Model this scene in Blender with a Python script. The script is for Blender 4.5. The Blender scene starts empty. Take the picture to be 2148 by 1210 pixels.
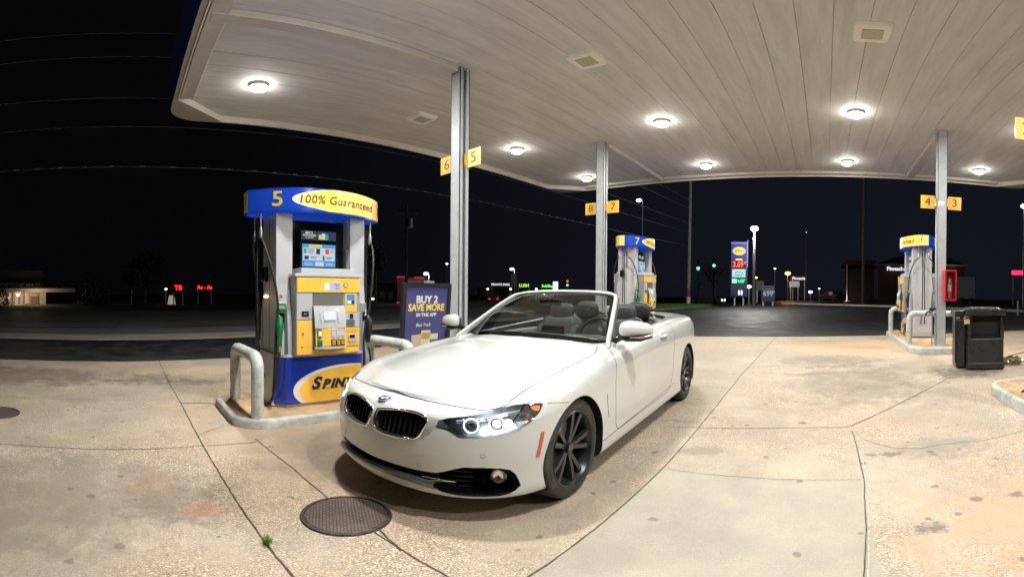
import bpy, bmesh, math, random
import numpy as np
from mathutils import Vector, Matrix
from mathutils.bvhtree import BVHTree
R = math.radians
random.seed(7)
rng = np.random.default_rng(5)
sc = bpy.context.scene

# ------------------------------------------------------------------ camera
EYE = 1.33
cam_data = bpy.data.cameras.new('camera')
cam_data.type = 'PANO'
cam_data.clip_start = 0.05
cam_data.clip_end = 2000
def set_cam(k, v):
    for t in (cam_data, getattr(cam_data, 'cycles', None)):
        try:
            setattr(t, k, v); return
        except Exception:
            pass
set_cam('panorama_type', 'EQUIRECTANGULAR')
KPX = 0.0617746
LAMP_W = 120.0
set_cam('latitude_max', R(625.3 * KPX)); set_cam('latitude_min', R(-(1210 - 625.3) * KPX))
set_cam('longitude_min', R(-1074 * KPX)); set_cam('longitude_max', R(1074 * KPX))
cam = bpy.data.objects.new('camera', cam_data)
sc.collection.objects.link(cam)
def rotm(pitch, roll):
    c, s = math.cos(roll), math.sin(roll)
    r1 = Matrix(((c, 0, s), (0, 1, 0), (-s, 0, c)))
    c, s = math.cos(pitch), math.sin(pitch)
    r2 = Matrix(((1, 0, 0), (0, c, -s), (0, s, c)))
    return r2 @ r1
CM = Matrix.Rotation(R(40.6), 3, 'Z') @ rotm(R(-0.403), R(-0.44))
rt, fw, up = CM @ Vector((1, 0, 0)), CM @ Vector((0, 1, 0)), CM @ Vector((0, 0, 1))
cam.matrix_world = Matrix((
    (rt.x, up.x, -fw.x, 0), (rt.y, up.y, -fw.y, 0), (rt.z, up.z, -fw.z, EYE), (0, 0, 0, 1)))
sc.camera = cam
sc.render.engine = 'CYCLES'

# ------------------------------------------------------------------ world: clear night sky
W = bpy.data.worlds.new('World'); sc.world = W; W.use_nodes = True
nt = W.node_tree; nt.nodes.clear()
wo = nt.nodes.new('ShaderNodeOutputWorld'); bg = nt.nodes.new('ShaderNodeBackground')
sky = nt.nodes.new('ShaderNodeTexSky'); sky.sky_type = 'NISHITA'; sky.sun_disc = False
sky.sun_elevation = R(-9); sky.sun_rotation = R(-20)
mixn = nt.nodes.new('ShaderNodeMixRGB'); mixn.blend_type = 'ADD'; mixn.inputs[0].default_value = 1
tc = nt.nodes.new('ShaderNodeTexCoord'); dt = nt.nodes.new('ShaderNodeVectorMath'); dt.operation = 'DOT_PRODUCT'
dt.inputs[1].default_value = (0.25, 0.97, 0.0)      # town glow lies up the road
mr = nt.nodes.new('ShaderNodeMapRange'); mr.inputs[1].default_value = 0.0; mr.inputs[2].default_value = 1.0
mr.inputs[3].default_value = 0.0; mr.inputs[4].default_value = 1.0
col = nt.nodes.new('ShaderNodeMixRGB'); col.inputs[1].default_value = (0.0016, 0.0016, 0.0021, 1); col.inputs[2].default_value = (0.0062, 0.0071, 0.0115, 1)
nt.links.new(tc.outputs['Generated'], dt.inputs[0]); nt.links.new(dt.outputs['Value'], mr.inputs[0]); nt.links.new(mr.outputs[0], col.inputs[0])
skm = nt.nodes.new('ShaderNodeMixRGB'); skm.blend_type = 'MULTIPLY'; skm.inputs[0].default_value = 1; skm.inputs[2].default_value = (0.03, 0.03, 0.03, 1)
nt.links.new(sky.outputs[0], skm.inputs[1]); nt.links.new(skm.outputs[0], mixn.inputs[1]); nt.links.new(col.outputs[0], mixn.inputs[2])
nt.links.new(mixn.outputs[0], bg.inputs[0]); bg.inputs[1].default_value = 1.0
nt.links.new(bg.outputs[0], wo.inputs[0])
sc.view_settings.view_transform = 'Standard'; sc.view_settings.look = 'None'
sc.view_settings.exposure = 0.0; sc.view_settings.gamma = 1.0
sc.cycles.use_denoising = True
sc.cycles.max_bounces = 8
sc.cycles.sample_clamp_indirect = 6.0
sc.cycles.caustics_reflective = False; sc.cycles.caustics_refractive = False

# ------------------------------------------------------------------ ground height
def sstep(t):
    t = min(1, max(0, t)); return t * t * (3 - 2 * t)
def gz(x, y):
    z = 0.018 * min(max(y, 0), 10.5) + 0.15 * sstep((y - 4.5) / 4.5)
    if y > 10.5: z += 0.010 * (min(y, 70) - 10.5)
    return z * sstep((x + 15) / 9.0) + 0.018 * min(max(y, 0), 10.5) * (1 - sstep((x + 15) / 9.0)) * sstep((x + 30) / 15)
def polar(az, D, z=None):
    "azimuth in degrees from the view axis, distance on the ground"
    a = R(az - 40.6); x, y = D * math.sin(a), D * math.cos(a)
    return Vector((x, y, gz(x, y) if z is None else z))

# ------------------------------------------------------------------ helpers
def tag(o, label=None, cat=None, group=None, kind=None):
    for k, v in (('label', label), ('category', cat), ('group', group), ('kind', kind)):
        if v: o[k] = v
    return o
def empty(name, loc=(0, 0, 0), rz=0.0, label=None, cat=None, group=None, rot=None):
    o = bpy.data.objects.new(name, None); sc.collection.objects.link(o)
    o.location = loc; o.rotation_euler = rot if rot else (0, 0, rz); o.empty_display_size = 0.2
    return tag(o, label, cat, group)
def addobj(name, me, parent=None, mat=None):
    o = bpy.data.objects.new(name, me); sc.collection.objects.link(o)
    if parent: o.parent = parent
    if mat: me.materials.append(mat)
    return o
class MB:
    def __init__(s): s.v = []; s.f = []; s.m = []
    def add(s, vs, fs, mi=0, M=None):
        b = len(s.v)
        s.v += [tuple(M @ Vector(q)) if M else tuple(q) for q in vs]
        s.f += [tuple(i + b for i in f) for f in fs]; s.m += [mi] * len(fs)
        return s
    def box(s, x0, y0, z0, x1, y1, z1, mi=0, M=None):
        v = [(x0, y0, z0), (x1, y0, z0), (x1, y1, z0), (x0, y1, z0), (x0, y0, z1), (x1, y0, z1), (x1, y1, z1), (x0, y1, z1)]
        return s.add(v, [(0, 3, 2, 1), (4, 5, 6, 7), (0, 1, 5, 4), (1, 2, 6, 5), (2, 3, 7, 6), (3, 0, 4, 7)], mi, M)
    def cb(s, cx, cy, cz, sx, sy, sz, mi=0, M=None):
        return s.box(cx - sx / 2, cy - sy / 2, cz - sz / 2, cx + sx / 2, cy + sy / 2, cz + sz / 2, mi, M)
    def prism(s, poly, z0, z1, mi=0, M=None, taper=1.0):
        n = len(poly); cx = sum(p[0] for p in poly) / n; cy = sum(p[1] for p in poly) / n
        v = [(p[0], p[1], z0) for p in poly] + [(cx + (p[0] - cx) * taper, cy + (p[1] - cy) * taper, z1) for p in poly]
        f = [tuple(range(n))[::-1], tuple(range(n, 2 * n))] + [(i, (i + 1) % n, n + (i + 1) % n, n + i) for i in range(n)]
        return s.add(v, f, mi, M)
    def cyl(s, x, y, z0, z1, r, n=24, r1=None, mi=0, M=None):
        r1 = r if r1 is None else r1
        v = [(x + r * math.cos(2 * math.pi * i / n), y + r * math.sin(2 * math.pi * i / n), z0) for i in range(n)]
        v += [(x + r1 * math.cos(2 * math.pi * i / n), y + r1 * math.sin(2 * math.pi * i / n), z1) for i in range(n)]
        f = [tuple(range(n))[::-1], tuple(range(n, 2 * n))] + [(i, (i + 1) % n, n + (i + 1) % n, n + i) for i in range(n)]
        return s.add(v, f, mi, M)
    def lathe(s, prof, n=32, mi=0, M=None, closed=False):
        "prof: (r, z) list about Z"
        v = []; k = len(prof)
        for i in range(n):
            a = 2 * math.pi * i / n
            v += [(r * math.cos(a), r * math.sin(a), z) for r, z in prof]
        f = []
        for i in range(n):
            j = (i + 1) % n
            for q in range(k if closed else k - 1):
                q2 = (q + 1) % k
                f.append((i * k + q, j * k + q, j * k + q2, i * k + q2))
        return s.add(v, f, mi, M)
    def tube(s, pts, r, n=10, mi=0, caps=True, closed=False, M=None):
        pts = [Vector(p) for p in pts]; rs = r if isinstance(r, (list, tuple)) else [r] * len(pts)
        N = len(pts); v = []; ref = None
        for i, p in enumerate(pts):
            if closed: t = pts[(i + 1) % N] - pts[i - 1]
            else: t = pts[min(i + 1, N - 1)] - pts[max(i - 1, 0)]
            t.normalize()
            if ref is None: ref = t.orthogonal().normalized()
            ref = (ref - t * ref.dot(t))
            ref = ref.normalized() if ref.length > 1e-6 else t.orthogonal().normalized()
            b = t.cross(ref)
            v += [tuple(p + (ref * math.cos(2 * math.pi * k / n) + b * math.sin(2 * math.pi * k / n)) * rs[i]) for k in range(n)]
        f = []
        for i in range(N if closed else N - 1):
            j = (i + 1) % N
            for k in range(n):
                f.append((i * n + k, i * n + (k + 1) % n, j * n + (k + 1) % n, j * n + k))
        if caps and not closed: f += [tuple(range(n))[::-1], tuple(range((N - 1) * n, N * n))]
        return s.add(v, f, mi, M)
    def grid(s, rows, mi=0, M=None, flip=False):
        n = len(rows[0]); v = [p for r in rows for p in r]; f = []
        for i in range(len(rows) - 1):
            for k in range(n - 1):
                q = (i * n + k, i * n + k + 1, (i + 1) * n + k + 1, (i + 1) * n + k)
                f.append(q[::-1] if flip else q)
        return s.add(v, f, mi, M)
    def sphere(s, c, r, n=16, m=10, mi=0, M=None, sq=(1, 1, 1)):
        v = []; f = []
        for i in range(m + 1):
            th = math.pi * i / m
            for k in range(n):
                a = 2 * math.pi * k / n
                v.append((c[0] + r * sq[0] * math.sin(th) * math.cos(a), c[1] + r * sq[1] * math.sin(th) * math.sin(a), c[2] + r * sq[2] * math.cos(th)))
        for i in range(m):
            for k in range(n):
                f.append((i * n + k, (i + 1) * n + k, (i + 1) * n + (k + 1) % n, i * n + (k + 1) % n))
        return s.add(v, f, mi, M)
    def mesh(s, name='mesh'):
        me = bpy.data.meshes.new(name); me.from_pydata(s.v, [], s.f); me.update(); return me
    def build(s, name, mats, parent=None, smooth=None, bevel=0.0, loc=None, segs=2, subd=0):
        me = s.mesh(name)
        mats = mats if isinstance(mats, (list, tuple)) else [mats]
        for m in mats: me.materials.append(m)
        me.polygons.foreach_set('material_index', s.m)
        bm = bmesh.new(); bm.from_mesh(me)
        bmesh.ops.remove_doubles(bm, verts=bm.verts, dist=1e-5)
        bmesh.ops.recalc_face_normals(bm, faces=bm.faces)
        bm.to_mesh(me); bm.free()
        if smooth is not None:
            me.polygons.foreach_set('use_smooth', [True] * len(me.polygons))
            try: me.set_sharp_from_angle(angle=R(smooth))
            except Exception: pass
        o = addobj(name, me, parent)
        if loc: o.location = loc
        if bevel:
            b = o.modifiers.new('bevel', 'BEVEL'); b.width = bevel; b.segments = segs; b.limit_method = 'ANGLE'; b.angle_limit = R(40); b.harden_normals = False
        if subd:
            b = o.modifiers.new('sub', 'SUBSURF'); b.levels = subd; b.render_levels = subd
        return o
def catmull(pts, n=8, closed=False):
    P = [Vector(p) for p in pts]; N = len(P); out = []
    for i in range(N if closed else N - 1):
        p0 = P[i - 1] if (i > 0 or closed) else P[0] * 2 - P[1]
        p1 = P[i]; p2 = P[(i + 1) % N]
        p3 = P[(i + 2) % N] if (i + 2 < N or closed) else P[-1] * 2 - P[-2]
        for k in range(n):
            t = k / n
            out.append(0.5 * ((2 * p1) + (p2 - p0) * t + (2 * p0 - 5 * p1 + 4 * p2 - p3) * t * t + (3 * p1 - p0 - 3 * p2 + p3) * t ** 3))
    if not closed: out.append(P[-1])
    return out
def rrect(x0, y0, x1, y1, r, n=5):
    o = []
    for cx, cy, a0 in ((x1 - r, y1 - r, 0), (x0 + r, y1 - r, 90), (x0 + r, y0 + r, 180), (x1 - r, y0 + r, 270)):
        for i in range(n + 1):
            a = R(a0 + 90 * i / n); o.append((cx + r * math.cos(a), cy + r * math.sin(a)))
    return o
def XZ(y=0, flip=False):
    "matrix taking a drawing plane (x, y) + depth z onto x, z, with depth towards -y (or +y when flip)"
    if flip: return Matrix(((-1, 0, 0, 0), (0, 0, 1, y), (0, 1, 0, 0), (0, 0, 0, 1)))
    return Matrix(((1, 0, 0, 0), (0, 0, -1, y), (0, 1, 0, 0), (0, 0, 0, 1)))

# ------------------------------------------------------------------ materials
def newmat(name):
    m = bpy.data.materials.new(name); m.use_nodes = True
    nt = m.node_tree; b = nt.nodes['Principled BSDF']; return m, nt, b
def P(b, k, v):
    if k in b.inputs: b.inputs[k].default_value = v
def mat(name, c, rough=0.5, metal=0.0, mott=0.0, scale=6.0, bump=0.0, bscale=60.0, coat=0.0, emit=None, estr=0.0, spec=0.5, dirt=None, dscale=3.0, trans=0.0, alpha=1.0, rvar=0.0, aniso=None):
    m, nt, b = newmat(name)
    P(b, 'Base Color', (*c, 1)); P(b, 'Roughness', rough); P(b, 'Metallic', metal); P(b, 'Coat Weight', coat); P(b, 'Coat Roughness', 0.03)
    P(b, 'Specular IOR Level', spec); P(b, 'Transmission Weight', trans); P(b, 'Alpha', alpha)
    if emit: P(b, 'Emission Color', (*emit, 1)); P(b, 'Emission Strength', estr)
    L = nt.links
    if mott or bump or dirt or rvar:
        t = nt.nodes.new('ShaderNodeTexCoord'); co = t.outputs['Object']
    if aniso:
        mp = nt.nodes.new('ShaderNodeMapping'); mp.inputs['Scale'].default_value = aniso; L.new(co, mp.inputs[0]); co = mp.outputs[0]
    src = None
    if mott or dirt or rvar:
        n = nt.nodes.new('ShaderNodeTexNoise'); n.inputs['Scale'].default_value = scale; n.inputs['Detail'].default_value = 6; n.inputs['Roughness'].default_value = 0.62
        L.new(co, n.inputs['Vector'])
    if mott:
        mx = nt.nodes.new('ShaderNodeMixRGB'); mx.blend_type = 'MIX'
        mx.inputs[1].default_value = (*[q * (1 - mott) for q in c], 1); mx.inputs[2].default_value = (*[min(1, q * (1 + mott)) for q in c], 1)
        r = nt.nodes.new('ShaderNodeMapRange'); r.inputs[1].default_value = 0.3; r.inputs[2].default_value = 0.7
        L.new(n.outputs['Fac'], r.inputs[0]); L.new(r.outputs[0], mx.inputs[0]); src = mx.outputs[0]
    if dirt:
        n2 = nt.nodes.new('ShaderNodeTexNoise'); n2.inputs['Scale'].default_value = dscale; n2.inputs['Detail'].default_value = 8; n2.inputs['Roughness'].default_value = 0.7
        L.new(co, n2.inputs['Vector'])
        r = nt.nodes.new('ShaderNodeMapRange'); r.inputs[1].default_value = 0.52; r.inputs[2].default_value = 0.72; r.inputs[4].default_value = 0.75
        L.new(n2.outputs['Fac'], r.inputs[0])
        mx = nt.nodes.new('ShaderNodeMixRGB'); L.new(r.outputs[0], mx.inputs[0])
        if src: L.new(src, mx.inputs[1])
        else: mx.inputs[1].default_value = (*c, 1)
        mx.inputs[2].default_value = (*dirt, 1); src = mx.outputs[0]
    if src: L.new(src, b.inputs['Base Color'])
    if rvar:
        r = nt.nodes.new('ShaderNodeMapRange'); r.inputs[3].default_value = max(0, rough - rvar); r.inputs[4].default_value = rough + rvar
        r.inputs[1].default_value = 0.3; r.inputs[2].default_value = 0.7
        L.new(n.outputs['Fac'], r.inputs[0]); L.new(r.outputs[0], b.inputs['Roughness'])
    if bump:
        n3 = nt.nodes.new('ShaderNodeTexNoise'); n3.inputs['Scale'].default_value = bscale; n3.inputs['Detail'].default_value = 4
        L.new(co, n3.inputs['Vector'])
        bp = nt.nodes.new('ShaderNodeBump'); bp.inputs['Strength'].default_value = bump; bp.inputs['Distance'].default_value = 0.01
        L.new(n3.outputs['Fac'], bp.inputs['Height']); L.new(bp.outputs[0], b.inputs['Normal'])
    return m
def glow(name, c, s):
    m, nt, b = newmat(name); P(b, 'Specular IOR Level', .1); P(b, 'Base Color', (*[q * 0.08 for q in c], 1)); P(b, 'Emission Color', (*c, 1)); P(b, 'Emission Strength', s); P(b, 'Roughness', 0.4)
    return m

# ------------------------------------------------------------------ lettering
def text_mesh(body, size=1.0, bold=0.0, shear=0.0, ext=0.002, align='CENTER', space=1.0, res=4, yalign='CENTER'):
    cu = bpy.data.curves.new('lettering', 'FONT'); cu.body = body; cu.size = size; cu.offset = bold; cu.shear = shear; cu.extrude = ext
    cu.align_x = align; cu.align_y = yalign; cu.space_character = space; cu.resolution_u = res; cu.fill_mode = 'BOTH'
    o = bpy.data.objects.new('tmp', cu); sc.collection.objects.link(o)
    dg = bpy.context.evaluated_depsgraph_get(); dg.update()
    me = bpy.data.meshes.new_from_object(o.evaluated_get(dg)); bpy.data.objects.remove(o); bpy.data.curves.remove(cu)
    return me
def text(name, body, m, parent, M, wrap=None, sx=1.0, **k):
    me = text_mesh(body, **k)
    for v in me.vertices:
        c = Vector((v.co.x * sx, v.co.y, v.co.z))
        v.co = wrap(c) if wrap else M @ c
    me.materials.clear(); me.materials.append(m)
    return addobj(name, me, parent)
# ------------------------------------------------------------------ the car (local: x = its left, y = backwards, z = up, origin under the front axle)
def bspl(ctrl, n):
    "uniform cubic b-spline along axis 0 with clamped ends (end points repeated)"
    c = np.asarray(ctrl, float)
    c = np.concatenate([2 * c[:1] - c[1:2], c, 2 * c[-1:] - c[-2:-1]])
    out = []
    K = len(c) - 3
    for i in range(K):
        for t in (np.arange(n) / n if i < K - 1 else np.arange(n + 1) / n):
            b = np.array([(1 - t) ** 3, 3 * t ** 3 - 6 * t * t + 4, -3 * t ** 3 + 3 * t * t + 3 * t + 1, t ** 3]) / 6
            out.append(np.tensordot(b, c[i:i + 4], 1))
    return np.array(out)
CONT = [(.772, 0), (.758, .22), (.705, .45), (.610, .64), (.465, .795), (.25, .896), (0, .912), (-.45, .907), (-.9, .900), (-1.4, .902), (-1.9, .908),
        (-2.4, .918), (-2.81, .925), (-3.2, .905), (-3.52, .85), (-3.76, .70), (-3.86, .42), (-3.885, 0)]
def interp(u, tab):
    us = [t[0] for t in tab]; vs = [t[1] for t in tab]
    return float(np.interp(-u, [-q for q in us], vs))
SH = [(.77, .655), (.60, .665), (.455, .69), (.25, .742), (0, .79), (-.45, .850), (-.9, .897), (-1.4, .925), (-1.9, .952), (-2.4, .980), (-2.81, .985), (-3.2, .975), (-3.52, .955), (-3.76, .93), (-3.885, .92)]
BL = [(.77, .0), (.3, .0), (-.3, .03), (-.9, .055), (-2.0, .055), (-2.5, .04), (-3.2, .02), (-3.885, 0)]   # side tumble inset on upper rows
def body_surface(n1=6, n2=6):
    cont = np.array(CONT)
    N = len(cont)
    tang = np.gradient(cont, axis=0); nor = np.stack([tang[:, 1], -tang[:, 0]], 1)
    nor /= np.linalg.norm(nor, axis=1)[:, None]; nor[0] = (1, 0); nor[-1] = (-1, 0)
    # make normals point outward
    for i in range(N):
        if nor[i] @ (cont[i] - np.array([-1.5, 0])) < 0: nor[i] *= -1
    front = np.array([sstep((u - .15) / .45) for u, v in cont]); rear = np.array([sstep((-3.2 - u) / .5) for u, v in cont]); side = 1 - np.maximum(front, rear)
    rows = []
    def row(f, s, r):   # each (inset, z) or callables of u
        out = []
        for i, (u, v) in enumerate(cont):
            g = lambda q: q(u) if callable(q) else q
            ins = front[i] * g(f[0]) + side[i] * g(s[0]) + rear[i] * g(r[0])
            z = front[i] * g(f[1]) + side[i] * g(s[1]) + rear[i] * g(r[1])
            p = cont[i] - nor[i] * ins
            if v == 0: p[1] = 0
            out.append((p[0], max(p[1], 0), z))
        rows.append(out)
    sh = lambda u: interp(u, SH); bl = lambda u: interp(u, BL)
    row((.13, .160), (.14, .150), (.12, .24))
    row((.040, .160), (.05, .155), (.05, .25))
    row((.014, .190), (.012, .19), (.03, .30))
    row((.010, .30), (.020, .29), (.005, .42))
    row((.000, .40), (.012, .40), (-.005, .52))
    row((.003, .50), (lambda u: .004 + bl(u) * .15, .52), (.005, .62))
    row((.020, .58), (lambda u: .010 + bl(u) * .25, .64), (.03, .72))
    row((.050, .63), (lambda u: -.004 + bl(u) * .45, lambda u: sh(u) - .115), (.06, .80))
    row((.095, .665), (lambda u: .022 + bl(u) * .75, lambda u: sh(u) - .045), (.07, .885))
    row((.140, lambda u: sh(u) + .005), (lambda u: .060 + bl(u), lambda u: sh(u) - .003), (.085, lambda u: sh(u) + .0))
    row((.195, lambda u: sh(u) + .028), (lambda u: .125 + bl(u), lambda u: sh(u) + .018), (.14, lambda u: sh(u) + .035))
    # lid rows
    def lid(vt, dz, uf):
        out = []
        for i, (u, v) in enumerate(cont):
            uu = uf[i]
            out.append((uu, vt * (min(v / .9, 1) if i > 0 else 0) * 1.0, lid_z(uu, vt * min(v / .9, 1)) + dz))
        rows.append(out)
    SP = [(.70, .675), (.62, .690), (.50, .722), (.30, .785), (0, .852), (-.35, .903), (-.7, .940), (-1.0, .955), (-2.4, .99), (-2.9, 1.02), (-3.3, 1.025), (-3.6, 1.015), (-3.78, .99), (-3.85, .96)]
    def lid_z(u, v): return interp(u, SP) - .085 * (v / .75) ** 2.2 * (1 if u > -2 else .55)
    base = [c[0] for c in cont]
    u1 = list(base); u1[:6] = [.575, .565, .53, .46, .35, .20]; u1[-5:] = [-3.2, -3.46, -3.64, -3.72, -3.75]
    lid(.62, .006, u1)
    u2 = list(base); u2[:6] = [.55, .54, .50, .43, .32, .17]; u2[-5:] = [-3.2, -3.44, -3.60, -3.68, -3.71]
    lid(.42, .010, u2)
    u3 = list(base); u3[:6] = [.53, .52, .48, .41, .30, .15]; u3[-5:] = [-3.2, -3.42, -3.57, -3.65, -3.68]
    lid(.22, .000, u3)
    lid(.0, 0, u3)
    G = np.array(rows)                    # rows x cols x 3
    S = bspl(G, n2)                       # along rows
    S = np.transpose(bspl(np.transpose(S, (1, 0, 2)), n1), (1, 0, 2))
    S[:, 0, 1] = 0; S[:, -1, 1] = 0; S[-1, :, 1] = 0
    return S
def body_solid():
    S = body_surface(); nr, nc, _ = S.shape
    mb = MB()
    def L(p, sgn=1): return (p[1] * sgn, -p[0], p[2])
    mb.grid([[L(p) for p in r] for r in S]); mb.grid([[L(p, -1) for p in r] for r in S], flip=True)
    # floor: fan across to the centre line at the bottom row
    r0 = S[0]
    mb.grid([[L(p) for p in r0], [(0, -p[0], p[2]) for p in r0]], flip=True); mb.grid([[L(p, -1) for p in r0], [(0, -p[0], p[2]) for p in r0]])
    me = mb.mesh('body'); bm = bmesh.new(); bm.from_mesh(me)
    bmesh.ops.remove_doubles(bm, verts=bm.verts, dist=2e-4)
    bmesh.ops.dissolve_degenerate(bm, edges=bm.edges, dist=1e-5)
    bmesh.ops.recalc_face_normals(bm, faces=bm.faces)
    bad = [e for e in bm.edges if not e.is_manifold]
    print('body nonmanifold', len(bad), 'faces', len(bm.faces))
    bm.to_mesh(me); bm.free()
    return me

def boolop(a, b, op='DIFFERENCE', solver='EXACT'):
    oa = bpy.data.objects.new('ba', a); ob = bpy.data.objects.new('bb', b)
    sc.collection.objects.link(oa); sc.collection.objects.link(ob)
    m = oa.modifiers.new('b', 'BOOLEAN'); m.operation = op; m.object = ob; m.solver = solver
    try: m.material_mode = 'TRANSFER'
    except Exception: pass
    dg = bpy.context.evaluated_depsgraph_get(); dg.update()
    me = bpy.data.meshes.new_from_object(oa.evaluated_get(dg))
    bpy.data.objects.remove(oa); bpy.data.objects.remove(ob)
    return me
def U(u, v, z): return Vector((v, -u, z))          # design coordinates (forward, left, up) to local ones
def skew_prism(mb, pts, d, out=0.12, inn=0.12, mi=0):
    "closed prism through 3-D outline pts (local coords) along direction d"
    d = Vector(d).normalized(); n = len(pts)
    v = [Vector(p) + d * out for p in pts] + [Vector(p) - d * inn for p in pts]
    mb.add(v, [tuple(range(n)), tuple(range(n, 2 * n))[::-1]] + [(i, n + i, n + (i + 1) % n, (i + 1) % n) for i in range(n)], mi)
def both(fn):
    for s in (1, -1): fn(s)
def fixn(me):
    bm = bmesh.new(); bm.from_mesh(me); bmesh.ops.triangulate(bm, faces=[f for f in bm.faces if len(f.verts) > 4]); bmesh.ops.recalc_face_normals(bm, faces=bm.faces); bm.to_mesh(me); bm.free(); return me

paint = mat('pearl_white_paint', (0.60, 0.62, 0.60), 0.34, coat=1.0, bump=0.0)
dark_plastic = mat('black_plastic', (0.012, 0.012, 0.014), 0.45, bump=0.15, bscale=300)
gloss_black = mat('gloss_black', (0.006, 0.006, 0.007), 0.12, coat=0.5)
chrome = mat('chrome', (0.88, 0.88, 0.86), 0.14, 1.0)
satin = mat('satin_silver', (0.20, 0.20, 0.21), 0.30, 0.6)
gap_m = mat('shut_gap', (0.01, 0.01, 0.01), 0.9)
leather = mat('dark_leather', (0.022, 0.024, 0.024), 0.42, mott=0.2, scale=18, bump=0.25, bscale=180)
cabin_m = mat('cabin_trim', (0.028, 0.028, 0.028), 0.6, mott=0.2, bump=0.2, bscale=200)
grey_trim = mat('grey_trim', (0.24, 0.24, 0.23), 0.5, mott=0.1, bump=0.1, bscale=150)
rubber = mat('tyre_rubber', (0.030, 0.028, 0.026), 0.75, mott=0.3, scale=30, bump=0.2, bscale=120, dirt=(0.10, 0.095, 0.085), dscale=14)
rim_m = mat('dark_alloy', (0.022, 0.024, 0.027), 0.32, 0.4, coat=0.4)
disc_m = mat('brake_disc', (0.18, 0.17, 0.16), 0.4, 0.9)
lampbowl = mat('lamp_bowl', (0.42, 0.44, 0.46), 0.28, 0.8)
amber = glow('amber_lens', (1.0, 0.28, 0.04), 1.3)
reflector = mat('red_orange_reflector', (0.62, 0.09, 0.03), 0.25, mott=0.15, scale=80, coat=0.5)
drl = glow('running_light', (0.86, 0.94, 1.0), 3.0)
beam = glow('head_beam', (0.92, 0.97, 1.0), 14.0)
def thin_glass(name, tint, refl=0.0, rough=0.02, ior=1.5):
    m = bpy.data.materials.new(name); m.use_nodes = True; nt = m.node_tree; nt.nodes.clear()
    o = nt.nodes.new('ShaderNodeOutputMaterial'); t = nt.nodes.new('ShaderNodeBsdfTransparent'); g = nt.nodes.new('ShaderNodeBsdfGlossy')
    f = nt.nodes.new('ShaderNodeFresnel'); f.inputs['IOR'].default_value = ior; a = nt.nodes.new('ShaderNodeMath'); a.operation = 'ADD'; a.use_clamp = True; a.inputs[1].default_value = refl
    x = nt.nodes.new('ShaderNodeMixShader'); t.inputs[0].default_value = (*tint, 1); g.inputs['Roughness'].default_value = rough
    nt.links.new(f.outputs[0], a.inputs[0]); nt.links.new(a.outputs[0], x.inputs[0]); nt.links.new(t.outputs[0], x.inputs[1]); nt.links.new(g.outputs[0], x.inputs[2]); nt.links.new(x.outputs[0], o.inputs[0])
    return m
screen_glass = thin_glass('windscreen_glass', (0.62, 0.68, 0.66), 0.04)
lens_glass = thin_glass('lamp_lens', (0.93, 0.95, 0.96), 0.01)

car_slope = math.atan(0.018)
car = empty('convertible_car', (-2.283, 2.122, 0.018 * 2.122), label='white two door convertible car with its roof down, black wheels and lit headlights', cat='car', rot=(car_slope, 0, R(4.232)))
base = body_solid()
bverts = [v.co.copy() for v in base.vertices]; bfaces = [tuple(p.vertices) for p in base.polygons]
BV = BVHTree.FromPolygons(bverts, bfaces)
vn = [v.normal.copy() for v in base.vertices]
def smooth_normal(co):
    h = BV.find_nearest(co)
    if h[0] is None: return None, 9
    f = bfaces[h[2]]; ws = [1.0 / ((bverts[i] - co).length_squared + 1e-7) for i in f]
    n = sum((vn[i] * w for i, w in zip(f, ws)), Vector()); n.normalize()
    return n, h[3]
def shade_body(me):
    fixn(me)
    me.polygons.foreach_set('use_smooth', [True] * len(me.polygons))
    cache = {}
    nl = [Vector((0, 0, 0))] * len(me.loops)
    for p in me.polygons:
        for li in p.loop_indices:
            vi = me.loops[li].vertex_index
            if vi not in cache: cache[vi] = smooth_normal(me.vertices[vi].co)
            n, d = cache[vi]
            nl[li] = n if (n and d < 1.2e-3 and n.dot(p.normal) > 0.82) else p.normal.copy()
    me.normals_split_custom_set([tuple(n) for n in nl])
def surf_patch(name, pts, d, m, parent, off=0.002, out=.12, inn=.12, thick=0.0):
    mb = MB(); skew_prism(mb, pts, d, out, inn); cut = fixn(mb.mesh())
    me = boolop(base.copy(), cut, 'INTERSECT')
    bm = bmesh.new(); bm.from_mesh(me); me.materials.clear()
    kill = []
    for f in bm.faces:
        n, dd = smooth_normal(f.calc_center_median())
        if dd > 2e-3 or n.dot(f.normal) < 0.8 or any(smooth_normal(v.co)[1] > 1e-3 for v in f.verts): kill.append(f)
    bmesh.ops.delete(bm, geom=kill, context='FACES')
    for v in bm.verts:
        n, dd = smooth_normal(v.co); v.co += n * off
    if thick:
        bmesh.ops.solidify(bm, geom=bm.faces[:], thickness=thick)
        bmesh.ops.recalc_face_normals(bm, faces=bm.faces)
    bm.to_mesh(me); bm.free()
    me.polygons.foreach_set('use_smooth', [True] * len(me.polygons))
    try: me.set_sharp_from_angle(angle=R(40))
    except Exception: pass
    me.materials.append(m)
    return addobj(name, me, parent)
def on_body(p, d=(0, -1, 0), off=0.0):
    "project a local point onto the body along -d"
    d = Vector(d).normalized(); h = BV.ray_cast(Vector(p) + d * 0.5, -d)
    if h[0] is None:
        q = BV.find_nearest(Vector(p)); return q[0] + q[1] * off
    return h[0] + smooth_normal(h[0])[0] * off
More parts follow.
